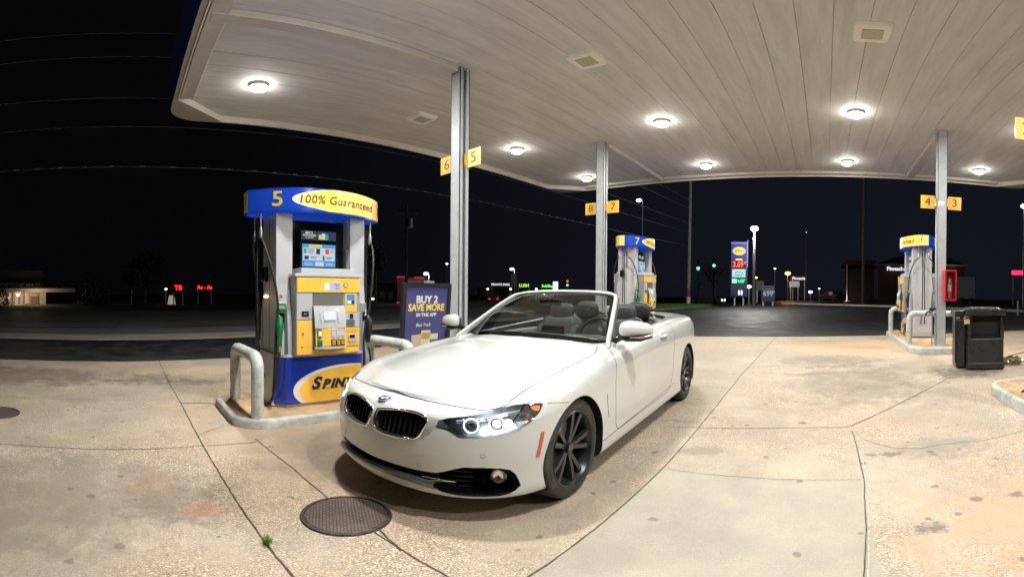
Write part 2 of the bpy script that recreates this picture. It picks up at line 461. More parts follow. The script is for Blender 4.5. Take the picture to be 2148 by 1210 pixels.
# ---- outlines read off the design (u, v, z)
LAMP = [(.643, .448, .622), (.61, .494, .637), (.569, .553, .646), (.52, .599, .657), (.461, .637, .671), (.403, .677, .685), (.348, .727, .696), (.295, .779, .701), (.242, .821, .698), (.229, .832, .690),
        (.269, .833, .651), (.307, .828, .628), (.352, .818, .602), (.402, .795, .577), (.445, .768, .565), (.484, .739, .56), (.533, .695, .551), (.576, .646, .545), (.613, .593, .543), (.627, .568, .547), (.634, .543, .562), (.646, .508, .577), (.664, .461, .583), (.671, .443, .590)]
KID = [(.740, .024, .608), (.732, .05, .618), (.698, .148, .634), (.680, .24, .640), (.674, .310, .638), (.668, .372, .626), (.675, .388, .606), (.70, .378, .556), (.714, .361, .522), (.725, .329, .503), (.742, .248, .494), (.755, .157, .490), (.761, .07, .494), (.762, .038, .505), (.758, .024, .54)]
INT = [(0, .257), (.2, .252), (.34, .249), (.41, .240), (.446, .222), (.486, .203), (.531, .195), (.594, .190), (.669, .190), (.733, .192), (.766, .202), (.788, .221), (.803, .246), (.798, .285), (.789, .327), (.775, .355), (.745, .369), (.68, .378), (.6, .376), (.556, .361), (.50, .335), (.46, .322), (.34, .316), (.2, .313), (0, .311)]
HOODH = [(.574, 0), (.572, .12), (.555, .273), (.528, .407), (.498, .529), (.475, .600), (.43, .655), (.383, .690), (.301, .700), (.163, .716), (-.01, .733), (-.19, .750), (-.34, .762), (-.49, .767), (-.58, .757), (-.66, .728), (-.76, .690), (-.86, .648), (-1.0, .580), (-.905, .46), (-.80, .30), (-.735, .15), (-.715, 0)]
DOOR = [(-.80, .98), (-.775, .90), (-.741, .85), (-.70, .77), (-.675, .68), (-.657, .56), (-.652, .44), (-.664, .33), (-.70, .285), (-.80, .280), (-1.95, .292), (-2.05, .32), (-2.12, .42), (-2.19, .60), (-2.235, .80), (-2.25, .92), (-2.25, 1.1)]
ldir = (.62, -.75, .22)
me = base.copy()
cutm = [paint, dark_plastic, lampbowl, cabin_m]
for q in cutm: me.materials.append(q)
def cutter(mb, mi):
    c = fixn(mb.mesh())
    for q in cutm: c.materials.append(q)
    c.polygons.foreach_set('material_index', [mi] * len(c.polygons)); return c
# wheel arches
mb = MB()
for s in (1, -1):
    for cu, r, zc in ((-.078, .352, .322), (-2.805, .362, .328)):
        M = Matrix.Translation((0, -cu, zc)) @ Matrix.Rotation(R(90), 4, 'Y')
        mb.cyl(0, 0, .58 * s, 1.2 * s, r, 48, M=M)
me = boolop(me, cutter(mb, 1))
# cockpit
cp = catmull([(x, y, 0) for x, y in [(0, .98), (.35, 1.00), (.62, 1.08), (.685, 1.3), (.70, 1.8), (.685, 2.3), (.63, 2.75), (.56, 2.93), (.35, 3.02), (0, 3.05)]], 5)
poly = [(p.x, p.y) for p in cp] + [(-p.x, p.y) for p in cp[-2:0:-1]]
mb = MB(); mb.prism(poly, .27, 1.6); me = boolop(me, cutter(mb, 3))
# lamps, kidneys, intake
mb = MB()
for s in (1, -1): skew_prism(mb, [Vector((v * s, -u, z)) for u, v, z in LAMP], (ldir[0] * s, ldir[1], ldir[2]), .12, .10)
me = boolop(me, cutter(mb, 2))
mb = MB()
for s in (1, -1): skew_prism(mb, [Vector((v * s, -u, z)) for u, v, z in KID], (0, -1, 0), .12, .07)
ip = [(v, z) for v, z in INT]; ip = ip + [(-v, z) for v, z in INT[::-1][1:-1]]
mb.prism(ip, .33, .95, M=Matrix(((1, 0, 0, 0), (0, 0, -1, 0), (0, 1, 0, 0), (0, 0, 0, 1))))
me = boolop(me, cutter(mb, 1))
# seams: bumper to fender, sill line
def ribbon(mb, pts, d, w=.0035, inn=.010, out=.03, perp=None):
    d = Vector(d).normalized(); pts = [Vector(p) for p in pts]; n = len(pts); v = []; f = []
    for i, p in enumerate(pts):
        t = (pts[min(i + 1, n - 1)] - pts[max(i - 1, 0)]).normalized(); s = t.cross(d).normalized() * w / 2
        v += [p + s + d * out, p - s + d * out, p - s - d * inn, p + s - d * inn]
    for i in range(n - 1):
        for k in range(4):
            f.append((4 * i + k, 4 * i + (k + 1) % 4, 4 * i + 4 + (k + 1) % 4, 4 * i + 4 + k))
    f += [(0, 3, 2, 1), (4 * n - 4, 4 * n - 3, 4 * n - 2, 4 * n - 1)]
    mb.add(v, f)
def vol(m_):
    bm = bmesh.new(); bm.from_mesh(m_); v = bm.calc_volume(); bm.free(); return v
def slot(path, d, w=.0035, **k):
    global me
    mb = MB(); ribbon(mb, path, d, w, **k); r = boolop(me.copy(), cutter(mb, 1))
    if vol(r) > vol(me) * .95: me = r
    else: print('slot skipped', len(path))
for s in (1, -1):
    slot([on_body((.9 * s, -u, z), (s, 0, 0)) for u, z in ((.215, .692), (.18, .690), (.15, .685), (.10, .676), (.05, .668))], (s, 0, .2), .003)
    slot([on_body((.9 * s, -u, z), (s, 0, 0)) for u, z in [(-.43 - i * .1, .268 + .0035 * i) for i in range(19)]], (s, 0, 0), .005)
    slot([on_body((.9 * s, -u, z), (s, 0, 0)) for u, z in ((-.503, .600), (-.501, .54), (-.508, .48), (-.525, .42))], (s, 0, 0), .008)
# hood and doors: own parts, with shut gaps round them
def hoodprism(g):
    mb = MB(); pts = [(v, -u) for u, v in HOODH]; pts = pts + [(-x, y) for x, y in pts[::-1][1:-1]]
    cx, cy = 0, .2; out = []
    n = len(pts)
    for i in range(n):
        a, b, c = Vector(pts[i - 1]), Vector(pts[i]), Vector(pts[(i + 1) % n]); t = (c - a).normalized(); nn = Vector((t.y, -t.x))
        if nn.dot(b - Vector((cx, cy))) < 0: nn = -nn
        out.append(tuple(b + nn * g))
    mb.prism(out, .55, 1.3); return mb
def doorprism(g):
    mb = MB(); n = len(DOOR)
    for s in (1, -1):
        out = []
        for i in range(n):
            a, b, c = Vector(DOOR[i - 1]), Vector(DOOR[i]), Vector(DOOR[(i + 1) % n]); t = (c - a).normalized(); nn = Vector((t.y, -t.x))
            if nn.dot(b - Vector((-1.4, .6))) < 0: nn = -nn
            out.append(tuple(b + nn * g))
        M = Matrix(((0, 0, s, 0), (-1, 0, 0, 0), (0, 1, 0, 0), (0, 0, 0, 1)))
        mb.prism(out, .60, 1.1, M=M)
    return mb
hood = boolop(me.copy(), cutter(hoodprism(0), 1), 'INTERSECT')
doors = boolop(me.copy(), cutter(doorprism(0), 1), 'INTERSECT')
me = boolop(me, cutter(hoodprism(.0060), 1)); me = boolop(me, cutter(doorprism(.0058), 1))
for q, nm in ((me, 'body'), (hood, 'hood'), (doors, 'door')):
    shade_body(q)
    if nm == 'door':
        for s in (1, -1):
            bm = bmesh.new(); bm.from_mesh(q); bmesh.ops.delete(bm, geom=[f for f in bm.faces if f.calc_center_median().x * s < 0], context='FACES')
            m2 = q.copy(); bm.to_mesh(m2); bm.free()
            d_ = addobj('door', m2, car); shade_body(m2)
            # handle, its recess and the mirror belong to the door
            hb = MB(); hp = []
            c = on_body((.9 * s, 1.90, .868), (s, 0, 0))
            hb.tube([c + Vector((-.004 * s, -.105, -.004)), c + Vector((.020 * s, -.085, 0)), c + Vector((.030 * s, -.04, .002)), c + Vector((.031 * s, .03, .004)), c + Vector((.022 * s, .08, .004)), c + Vector((-.002 * s, .10, .002))], [.010, .013, .014, .014, .013, .010], 12)
            hb.build('handle', paint, d_, smooth=60)
            hb = MB(); hb.sphere(tuple(c + Vector((-.006 * s, -.02, .004))), 1, 18, 10, sq=(.009, .075, .026)); hb.build('handle_recess', mat('recess_white', (.5, .5, .48), .3, coat=.8), d_, smooth=60)
    else:
        bo = addobj(nm, q, car)
        if nm == 'body': body_o = bo
# roundel on the nose
def roundel(M, r, name, parent):
    mb = MB(); mb.lathe([(r, 0), (r, .006), (r * .94, .009), (r * .68, .009), (r * .66, .006), (0.0001, .006)], 40, M=M); o = mb.build(name, [gloss_black], parent, smooth=30)
    mb = MB(); mb.lathe([(r * .99, .001), (r * 1.04, .001), (r * 1.04, .008), (r * .97, .010), (r * .95, .008)], 40, M=M, closed=True)
    mb.lathe([(r * .62, .0065), (r * .66, .0065), (r * .66, .0100), (r * .62, .0100)], 40, M=M, closed=True); mb.build('roundel_ring', chrome, o, smooth=30)
    for k, m_ in ((0, mat('badge_white', (.8, .8, .8), .3)), (1, mat('badge_blue', (.02, .22, .62), .3))):
        mb = MB()
        for q in (0, 1):
            a0 = 90 * k + 180 * q; pts = [(0, 0)] + [(r * .62 * math.cos(R(a0 + t)), r * .62 * math.sin(R(a0 + t))) for t in range(0, 91, 9)]
            mb.prism(pts, .0062, .0080, M=M)
        mb.build('badge_quarter', m_, o)
    for ch, a in (('B', 122), ('M', 90), ('W', 58)):
        L = M @ Matrix.Rotation(R(a - 90), 4, 'Z') @ Matrix.Translation((0, r * .80, .0092))
        text('letter', ch, mat('badge_letter', (.8, .8, .8), .3), o, L, size=r * .36, bold=.002, ext=.0006)
    return o
h = on_body((0, -.66, .9), (0, 0, 1)); n_ = smooth_normal(h)[0]
zx = n_; xx = Vector((1, 0, 0)); yy = zx.cross(xx).normalized(); 
MR = Matrix(((xx.x, yy.x, zx.x, h.x), (xx.y, yy.y, zx.y, h.y), (xx.z, yy.z, zx.z, h.z), (0, 0, 0, 1)))
roundel(MR, .041, 'roundel', car)
# kidney grilles
for s in (1, -1):
    op = [Vector((v * s, -u, z)) for u, v, z in KID]
    rim = [on_body(p, (0, -1, 0), .002) for p in catmull(op, 4, closed=True)]
    mb = MB(); mb.tube(rim, .0085, 8, closed=True); g = mb.build('kidney_grille', chrome, car, smooth=60)
    mb = MB()
    for k in range(10):
        x = .045 + k * .037
        z1, z0 = .648 - abs(x - .25) * .10, .488 + max(0, x - .33) * .35
        if x > .34: z0 += .03
        yf = on_body((x * s, -.7, .50), (0, -1, 0)).y + .020; yt = on_body((x * s, -.7, z1 - .01), (0, -1, 0)).y + .016
        mb.add([(x * s - .006, yf, z0), (x * s + .006, yf, z0), (x * s + .004, yf + .05, z0), (x * s - .004, yf + .05, z0),
                (x * s - .006, yt, z1), (x * s + .006, yt, z1), (x * s + .004, yt + .05, z1), (x * s - .004, yt + .05, z1)],
               [(0, 3, 2, 1), (4, 5, 6, 7), (0, 1, 5, 4), (1, 2, 6, 5), (2, 3, 7, 6), (3, 0, 4, 7)])
    mb.build('grille_slats', mat('slat_black', (.012, .012, .013), .3, coat=.3), g)
    WING = [(.668, .386, .632), (.642, .446, .628), (.657, .452, .600), (.674, .443, .578), (.684, .433, .558), (.708, .392, .520), (.700, .386, .535), (.690, .392, .565), (.676, .398, .60)]
    surf_patch('chrome_wing', [Vector((v * s, -u, z)) for u, v, z in WING], (.3 * s, -1, .1), mat('wing_silver', (.72, .72, .70), .28, .55), g, .004)
    # headlamp
    hl = surf_patch('headlight', [Vector((v * s, -u, z)) for u, v, z in LAMP], (ldir[0] * s, ldir[1], ldir[2]), lens_glass, car, 0.0015)
    dl = Vector((.45 * s, -.88, .12)).normalized()
    def disc(c, r0, r1, t, m_, nm, n=28, sq=True):
        zx = dl; xx = Vector((0, 0, 1)).cross(zx).normalized(); yy = zx.cross(xx)
        M = Matrix(((xx.x, yy.x, zx.x, c.x), (xx.y, yy.y, zx.y, c.y), (xx.z, yy.z, zx.z, c.z), (0, 0, 0, 1)))
        mb = MB()
        if r0 > 0: mb.lathe([(r0, 0), (r1, 0), (r1, t), (r0, t)], n, M=M, closed=True)
        else: mb.lathe([(.0005, t), (r1 * .6, t * .8), (r1, 0), (r1, -.01), (.0005, -.01)], n, M=M)
        return mb.build(nm, m_, hl, smooth=50)
    for (u, v, z), lit in (((.573, .604, .604), 0), ((.483, .703, .612), 1)):
        c = on_body((v * s, -u, z), (ldir[0] * s, ldir[1], 0)) - dl * .030
        disc(c, .037, .042, .008, drl, 'light_ring')
        disc(c - dl * .012, .022, .034, .014, lampbowl, 'lamp_bezel')
        disc(c - dl * .012, 0, .024, .016, beam if lit else mat('projector_glass', (.03, .035, .04), .05, coat=1), 'projector')
        if lit:
            c2 = c + (dl.cross(Vector((0, 0, 1))).normalized() * (-.055 * s)) * 1.0
            disc(c2 - dl * .010, 0, .026, .012, beam, 'projector')
    br = [on_body((v * s, -u, z), (ldir[0] * s, ldir[1], 0), -.012) for u, v, z in ((.60, .53, .632), (.54, .592, .640), (.47, .65, .655), (.40, .705, .668), (.34, .757, .678))]
    mb = MB(); mb.tube(br, [.004, .006, .007, .006, .003], 8); mb.build('eyebrow_light', mat('eyebrow_silver', (.8, .85, .9), .15, .8, emit=(.8, .9, 1), estr=.35), hl, smooth=60)
    mb = MB(); mb.tube([p - Vector((0, 0, .012)) for p in br], [.004, .007, .008, .006, .003], 8); mb.build('lamp_trim', chrome, hl, smooth=60)
    AMB = [(.300, .795, .686), (.275, .805, .693), (.25, .818, .692), (.247, .826, .682), (.262, .826, .664), (.285, .815, .668)]
    mb = MB(); mb.add([on_body((v * s, -u, z), (ldir[0] * s, ldir[1], 0), -.006) for u, v, z in AMB], [(0, 1, 2, 3, 4, 5)]); mb.build('turn_lamp', amber, hl)
    l_ = bpy.data.lights.new('beam_light', 'POINT'); l_.energy = .5; l_.color = (.88, .95, 1); l_.shadow_soft_size = .012; lo = bpy.data.objects.new('beam_light', l_); lo.parent = hl; lo.location = on_body((.66 * s, -.53, .625), (ldir[0] * s, ldir[1], 0), -.016); sc.collection.objects.link(lo)
    # side marker
    MK = [(.290, .851, .546), (.268, .859, .546), (.300, .842, .402), (.322, .835, .402)]
    surf_patch('side_marker', [Vector((v * s, -u, z)) for u, v, z in MK], (s, -.3, 0), reflector, car, .004)
    # fog lamp
    c = on_body((.722 * s, -.5, .312), (.55 * s, -1, 0)) - Vector((.28 * s, -.9, 0)) * .030
    dl = Vector((.5 * s, -.86, .05)).normalized(); hl_keep = hl
    zx = dl; xx = Vector((0, 0, 1)).cross(zx).normalized(); yy = zx.cross(xx)
    M = Matrix(((xx.x, yy.x, zx.x, c.x), (xx.y, yy.y, zx.y, c.y), (xx.z, yy.z, zx.z, c.z), (0, 0, 0, 1)))
    mb = MB(); mb.lathe([(.046, -.05), (.046, .004), (.041, .012), (.036, .008), (.030, -.004), (.0005, -.012)], 28, M=M); fo = mb.build('fog_lamp', chrome, car, smooth=40)
    mb = MB(); mb.lathe([(.042, .011), (.030, .020), (.0005, .024)], 28, M=M); mb.build('lens', lens_glass, fo, smooth=60)
    # parking sensors
    for vv, zz in ((.334, .351), (.732, .445)):
        dd = (s * .3, -1, 0) if vv < .5 else (s, -.75, 0)
        c = on_body((vv * s, -.6, zz), dd, .0005); n_ = smooth_normal(c)[0]; q = n_.to_track_quat('Z', 'Y').to_matrix().to_4x4(); q.translation = c
        mb = MB(); mb.lathe([(.0005, .0015), (.0095, .0015), (.011, 0)], 20, M=q); so = mb.build('parking_sensor', paint, car, smooth=40)
        mb = MB(); mb.lathe([(.0105, .0002), (.0125, .0006), (.0130, -.0005)], 20, M=q); mb.build('sensor_ring', dark_plastic, so, smooth=40)
# lower grille: mesh bars, silver blade
mb = MB()
for k in range(3):
    z = .268 + k * .014
    mb.tube([on_body((x, -.7, z + .004 * abs(x)), (0, -1, 0)) + Vector((0, .03, 0)) for x in np.linspace(-.46, .46, 17)], .0035, 6)
for s in (1, -1):
    for z in (.235, .265, .295, .325):
        mb.tube([on_body((x * s, -.7, z), (s * .3, -1, 0)) + Vector((-.03 * s * (x > .5), .05, 0)) for x in np.linspace(.50, .66, 6)], .0032, 6)
mb.build('lower_grille', dark_plastic, car, smooth=60)
rows = []
xs = np.linspace(-.46, .46, 33)
for dz, dy in ((.006, .012), (.004, -.010), (-.010, -.020), (-.030, -.018), (-.040, -.006), (-.040, .015)):
    rows.append([on_body((x, -.7, .270), (0, -1, 0)) + Vector((0, dy, dz + .0 - .012 * max(0, abs(x) - .30) / .16)) for x in xs])
mb = MB(); mb.grid(rows); mb.build('bumper_blade', satin, car, smooth=40)
mb = MB()
for s in (1, -1):
    a = [on_body((x * s, -.7, z), (0, -1, 0), -.004) for x, z in ((.38, .262), (.44, .270), (.50, .276), (.56, .279))]
    b = [on_body((x * s, -.7, z), (0, -1, 0), -.004) for x, z in ((.38, .282), (.44, .284), (.50, .284), (.56, .281))]
    mb.tube(a, .0028, 6); mb.tube(b, .0028, 6)
mb.build('blade_fin', chrome, car, smooth=60)
# windscreen: glass, black border, painted frame
def base_pt(v): return (-.735 - .30 * v * v - .0 , v, .938 - .055 * (v / .74) ** 2)
def head_pt(v):
    t = abs(v) / .56
    return (-1.425 - .045 * t ** 3, v, 1.292 - .035 * t ** 3.5)
NV = 25; rows = []
for j in range(9):
    t = j / 8; r = []
    for i in range(NV):
        q = -1 + 2 * i / (NV - 1)
        b = base_pt(q * .735); h_ = head_pt(q * .535); p = [b[k] * (1 - t) + h_[k] * t for k in range(3)]
        bul = .035 * math.sin(math.pi * t)
        r.append((p[1], -(p[0] + bul * .7), p[2] + bul))
    rows.append(r)
mb = MB(); mb.grid(rows); ws = mb.build('windscreen', screen_glass, car, smooth=60)
def shr(p, k): return Vector(p) + Vector((0, .004, -.004))
mb = MB()
mb.grid([[shr(p, 0) for p in rows[0]], [Vector(rows[0][i]).lerp(Vector(rows[1][i]), .55) + Vector((0, .004, -.004)) for i in range(NV)]])
mb.grid([[shr(p, 0) for p in rows[8]], [Vector(rows[8][i]).lerp(Vector(rows[7][i]), .35) + Vector((0, .004, -.004)) for i in range(NV)]])
for e, f_ in ((0, 1), (NV - 1, NV - 2)):
    mb.grid([[shr(r[e], 0) for r in rows], [Vector(r[e]).lerp(Vector(r[f_]), .55) + Vector((0, .004, -.004)) for r in rows]])
mb.build('glass_border', gloss_black, ws, smooth=60)
side = [(-.79, .775, .868), (-.86, .742, .925), (-1.0, .700, 1.01), (-1.16, .652, 1.105), (-1.30, .610, 1.185), (-1.40, .575, 1.238), (-1.455, .535, 1.268), (-1.468, .47, 1.287), (-1.452, .30, 1.300), (-1.440, 0, 1.306)]
path = catmull([U(*p) for p in side], 5); path = path + [Vector((-p.x, p.y, p.z)) for p in path[-2::-1]]
mb = MB(); v = []; n = len(path); K = 12
for i, p in enumerate(path):
    t = (path[min(i + 1, n - 1)] - path[max(i - 1, 0)]).normalized()
    outw = Vector((p.x, 0, 0)) if abs(p.x) > .5 else Vector((0, 0, 1)); f1 = min(1, max(0, (abs(p.x) - .44) / .12))
    o = (Vector((0, -.25, 1)) * (1 - f1) + Vector((math.copysign(1, p.x), 0, .25)) * f1); o -= t * o.dot(t); o.normalize(); w = t.cross(o)
    for k in range(K):
        a = 2 * math.pi * k / K; c_, s_ = math.cos(a), math.sin(a); e = .65
        v.append(p + o * (.015 * math.copysign(abs(c_) ** e, c_)) + w * ((.021 + .009 * f1) * math.copysign(abs(s_) ** e, s_)))
f = []
for i in range(n - 1):
    for k in range(K): f.append((i * K + k, i * K + (k + 1) % K, (i + 1) * K + (k + 1) % K, (i + 1) * K + k))
mb.add(v, f); mb.build('windscreen_frame', paint, car, smooth=60)
mb = MB()
for s in (1, -1): mb.tube([p + Vector((.012 * s, .028, .0)) for p in catmull([U(a, b * s, c) for a, b, c in side[1:6]], 4)], .011, 8)
mb.build('pillar_seal', dark_plastic, car, smooth=60)
# wipers
mb = MB()
for x0, x1 in ((-.62, -.05), (.02, .56)):
    mb.tube([U(-.80 - .25 * x * x, x, .945 - .05 * (x / .74) ** 2 + .012) + Vector((0, .01, .004)) for x in np.linspace(x0, x1, 8)], .006, 6)
mb.build('wiper', dark_plastic, car, smooth=60)
# mirrors
for s in (1, -1):
    c = U(-.90, .955 * s, 1.012)
    mb = MB(); v = []; n, m_ = 28, 16
    for i in range(m_ + 1):
        th = math.pi * i / m_
        for k in range(n):
            a = 2 * math.pi * k / n; e = .72; ca, sa = math.cos(a), math.sin(a); x = math.copysign(abs(ca) ** e, ca) * math.sin(th) ** .75; z = math.copysign(abs(sa) ** e, sa) * math.sin(th) ** .75; y = -math.cos(th)
            yy_ = y * .085 if y < 0 else y * .035
            zz = z * (.072 if z > 0 else .050) * (1 - .18 * x * s)
            v.append(c + Vector((x * .128, yy_ + .05 * (x * s) * .6, zz)))
    mb.add(v, [(i * n + k, (i + 1) * n + k, (i + 1) * n + (k + 1) % n, i * n + (k + 1) % n) for i in range(m_) for k in range(n)])
    me_ = MB(); mo = mb.build('door_mirror', paint, car, smooth=70)
    mb = MB(); mb.tube([c + Vector((-.125 * s, -.03, -.055)), c + Vector((-.06 * s, -.065, -.060)), c + Vector((.05 * s, -.050, -.056)), c + Vector((.128 * s, .0, -.040))], [.012, .022, .022, .012], 10)
    mb.tube([c + Vector((-.19 * s, .03, -.085)), c + Vector((-.14 * s, .01, -.065)), c + Vector((-.08 * s, 0, -.052)), c + Vector((0, .01, -.045))], [.030, .024, .020, .016], 10)
    mb.build('mirror_base', gloss_black, mo, smooth=60)
    mb = MB(); mb.tube([c + Vector((-.02 * s, -.088, -.046)), c + Vector((.06 * s, -.072, -.043)), c + Vector((.136 * s, -.010, -.030))], [.006, .009, .007], 8); mb.build('repeater', chrome, mo, smooth=60)
    mb = MB(); mb.cb(c.x, c.y + .045, c.z, .20, .006, .095); mb.build('mirror_glass', chrome, mo, bevel=.002)
# cabin
mb = MB()
rows = []
for (u, z) in ((-.95, .885), (-1.00, .915), (-1.12, .918), (-1.24, .895), (-1.30, .83), (-1.27, .70), (-1.20, .55)):
    rows.append([U(u - .02 * (abs(v) > .5), v, z + (.022 if .18 < v < .56 and u < -1.05 else 0)) for v in np.linspace(-.69, .69, 25)])
mb.grid(rows); mb.build('dashboard', cabin_m, car, smooth=50)
mb = MB(); mb.cb(0, 1.255, .945, .24, .03, .085); mb.build('dash_screen', gloss_black, car, bevel=.006)
mb = MB(); mb.cb(0, 1.80, .50, .22, 1.15, .30); mb.build('centre_console', cabin_m, car, bevel=.03)
Mw = Matrix.Translation(U(-1.42, .37, .885)) @ Matrix.Rotation(R(66), 4, 'X')
mb = MB(); mb.tube([(.185 * math.cos(a), .185 * math.sin(a), 0) for a in np.linspace(0, 2 * math.pi, 37)[:-1]], .016, 10, closed=True, M=Mw)
mb.cyl(0, 0, -.02, .02, .065, 20, M=Mw)
for a in (0, 180, 270): mb.tube([(.05 * math.cos(R(a)), .05 * math.sin(R(a)), 0), (.18 * math.cos(R(a)), .18 * math.sin(R(a)), 0)], .014, 8, M=Mw)
mb.build('steering_wheel', leather, car, smooth=60)
def cushion(mb, cx, cy, cz, sx, sy, sz, M=None, n=14, m_=10, e=.45, mi=0):
    v = []
    for i in range(m_ + 1):
        th = math.pi * i / m_; st, ct = math.sin(th), math.cos(th)
        for k in range(n):
            a = 2 * math.pi * k / n; ca, sa = math.cos(a), math.sin(a)
            pw = lambda q: math.copysign(abs(q) ** e, q)
            v.append((cx + sx / 2 * pw(ca) * st ** e, cy + sy / 2 * pw(sa) * st ** e, cz + sz / 2 * pw(ct)))
    mb.add(v, [(i * n + k, (i + 1) * n + k, (i + 1) * n + (k + 1) % n, i * n + (k + 1) % n) for i in range(m_) for k in range(n)], mi, M)
for s in (1, -1):
    so = empty('front_seat', (0, 0, 0)); so.parent = car
    bpy.data.objects.remove(so)
    mb = MB(); cushion(mb, .37 * s, 1.72, .50, .50, .54, .20); so = mb.build('front_seat', leather, car, smooth=70)
    M = Matrix.Translation((.37 * s, 1.95, .56)) @ Matrix.Rotation(R(-17), 4, 'X')
    mb = MB(); cushion(mb, 0, 0, .22, .50, .17, .56, M); cushion(mb, .21, -.05, .16, .09, .14, .42, M); cushion(mb, -.21, -.05, .16, .09, .14, .42, M); cushion(mb, 0, .01, .40, .36, .13, .22, M); mb.build('backrest', leather, so, smooth=70)
    M = Matrix.Translation((.37 * s, 2.075, 1.065)) @ Matrix.Rotation(R(-10), 4, 'X')
    mb = MB(); cushion(mb, 0, 0, 0, .29, .12, .21, M, 20, 14, .62); mb.build('headrest', leather, so, smooth=70)
    mb = MB()
    for x in (-.06, .06): mb.tube([(.37 * s + x, 2.05, .92), (.37 * s + x, 2.07, 1.02)], .007, 8)
    mb.build('headrest_post', chrome, so, smooth=60)
mb = MB(); cushion(mb, 0, 2.45, .55, 1.12, .50, .22); rs = mb.build('rear_seat', leather, car, smooth=70)
M = Matrix.Translation((0, 2.66, .62)) @ Matrix.Rotation(R(-14), 4, 'X')
mb = MB(); cushion(mb, 0, 0, .15, 1.14, .16, .50, M); mb.build('backrest', leather, rs, smooth=70)
for s in (1, -1):
    mb = MB(); cushion(mb, .335 * s, 2.64, 1.065, .30, .14, .23, None, 22, 16, .72); mb.build('headrest', leather, rs, smooth=70)
# soft top cover, wind blocker frame
mb = MB()
rows = [[U(u, v * (1 - .14 * max(0, (-u - 2.6)) / .4), z - .05 * (v / .62) ** 2) for v in np.linspace(-.62, .62, 13)] for u, z in ((-2.68, .90), (-2.72, .985), (-2.80, 1.003), (-2.92, 1.010), (-3.01, 1.004), (-3.03, .96))]
mb.grid(rows); mb.build('roof_cover', mat('roof_cover_grey', (.06, .06, .062), .6, mott=.2, scale=20), car, smooth=50)
mb = MB()
for s in (1, -1):
    mb.tube([U(-2.70, .10 * s, .97), U(-2.70, .12 * s, 1.035), U(-2.71, .20 * s, 1.045), U(-2.72, .48 * s, 1.035), U(-2.72, .52 * s, .97)], .011, 8)
mb.build('roll_hoop', satin, car, smooth=60)
mb = MB(); mb.cb(0, 1.21, 1.205, .23, .035, .062); mi_ = mb.build('rear_view_mirror', gloss_black, car, bevel=.015)
mb = MB(); mb.tube([(0, 1.21, 1.205), (0, 1.19, 1.245), (0, 1.25, 1.262)], .012, 8); mb.build('mirror_stalk', dark_plastic, mi_, smooth=60)
mb = MB(); mb.cb(0, 1.9, .30, 1.36, 2.1, .02); mb.build('cabin_floor', cabin_m, car)
for s in (1, -1):
    mb = MB(); cushion(mb, .655 * s, 1.62, .70, .07, 1.15, .40); mb.build('door_card', grey_trim if s < 0 else cabin_m, car, smooth=60)
# wheels
def wheel(s, u, steer=0):
    c = U(u, (.760 if u > -1 else .770) * s, .333)
    root = MB()
    M = Matrix.Translation(c) @ Matrix.Rotation(R(steer), 4, 'Z') @ Matrix.Rotation(R(90) * s, 4, 'Y')
    prof = [(.243, -.105), (.252, -.112), (.285, -.115), (.315, -.107), (.329, -.092), (.333, -.06), (.333, .06), (.329, .092), (.315, .107), (.288, .114), (.268, .1145), (.254, .112), (.243, .105)]
    N = 216; v = []; k = len(prof)
    for i in range(N):
        a = 2 * math.pi * i / N
        for q, (r, z) in enumerate(prof):
            rr = r
            if q in (4, 8, 7, 3) and i % 5 == 0: rr -= .006
            if q in (5, 6) and i % 5 == 0: rr -= .003
            v.append((rr * math.cos(a), rr * math.sin(a), z))
    f = [(i * k + q, ((i + 1) % N) * k + q, ((i + 1) % N) * k + q + 1, i * k + q + 1) for i in range(N) for q in range(k - 1)]
    root.add(v, f, 0, M); w = root.build('wheel', rubber, car, smooth=28)
    # circumferential grooves
    mb = MB(); mb.lathe([(.245, .106), (.252, .112), (.248, .116), (.240, .112), (.233, .096), (.214, .060), (.208, -.08), (.226, -.09), (.234, -.10)], 72, M=M)
    mb.cyl(0, 0, .052, .070, .045, 24, M=M)
    for j in range(5):
        for sgn in (-1, 1):
            a0 = R(72 * j + 90 + 10 * sgn); a1 = R(72 * j + 90 + 12.5 * sgn)
            pts = []
            for t in np.linspace(0, 1, 7):
                r = .030 + t * (.234 - .030); a = a0 + (a1 - a0) * t
                hw = .019 - .003 * t + .007 * t * t; z = .070 + .010 * math.sin(t * 2.2) + .016 * t
                er, et = Vector((math.cos(a), math.sin(a), 0)), Vector((-math.sin(a), math.cos(a), 0))
                pts.append((er * r, et, hw, z))
            v = []
            for p_, et, hw, z in pts:
                v += [p_ + et * hw * -1 + Vector((0, 0, z - .028)), p_ - et * hw * .72 + Vector((0, 0, z)), p_ + et * hw * .72 + Vector((0, 0, z)), p_ + et * hw + Vector((0, 0, z - .028))]
            ff = []
            for i in range(6):
                for q in range(4): ff.append((4 * i + q, 4 * i + (q + 1) % 4, 4 * i + 4 + (q + 1) % 4, 4 * i + 4 + q))
            mb.add(v, ff, 0, M)
    mb.build('rim', rim_m, w, smooth=35)
    mb = MB(); mb.lathe([(.02, -.01), (.165, -.01), (.165, .012), (.06, .012), (.02, .02)], 48, M=M); mb.build('brake_disc', disc_m, w, smooth=30)
    mb = MB(); mb.lathe([(.033, .066), (.033, .084), (.029, .088), (.0005, .088)], 28, M=M); mb.build('hub_cap', gloss_black, w, smooth=35)
    mb = MB()
    for j in range(5):
        a = R(72 * j + 54); mb.cyl(.052 * math.cos(a), .052 * math.sin(a), .04, .066, .009, 10, M=M)
    mb.build('wheel_bolt', dark_plastic, w)
for s in (1, -1):
    wheel(s, -.058, 0); wheel(s, -2.81)
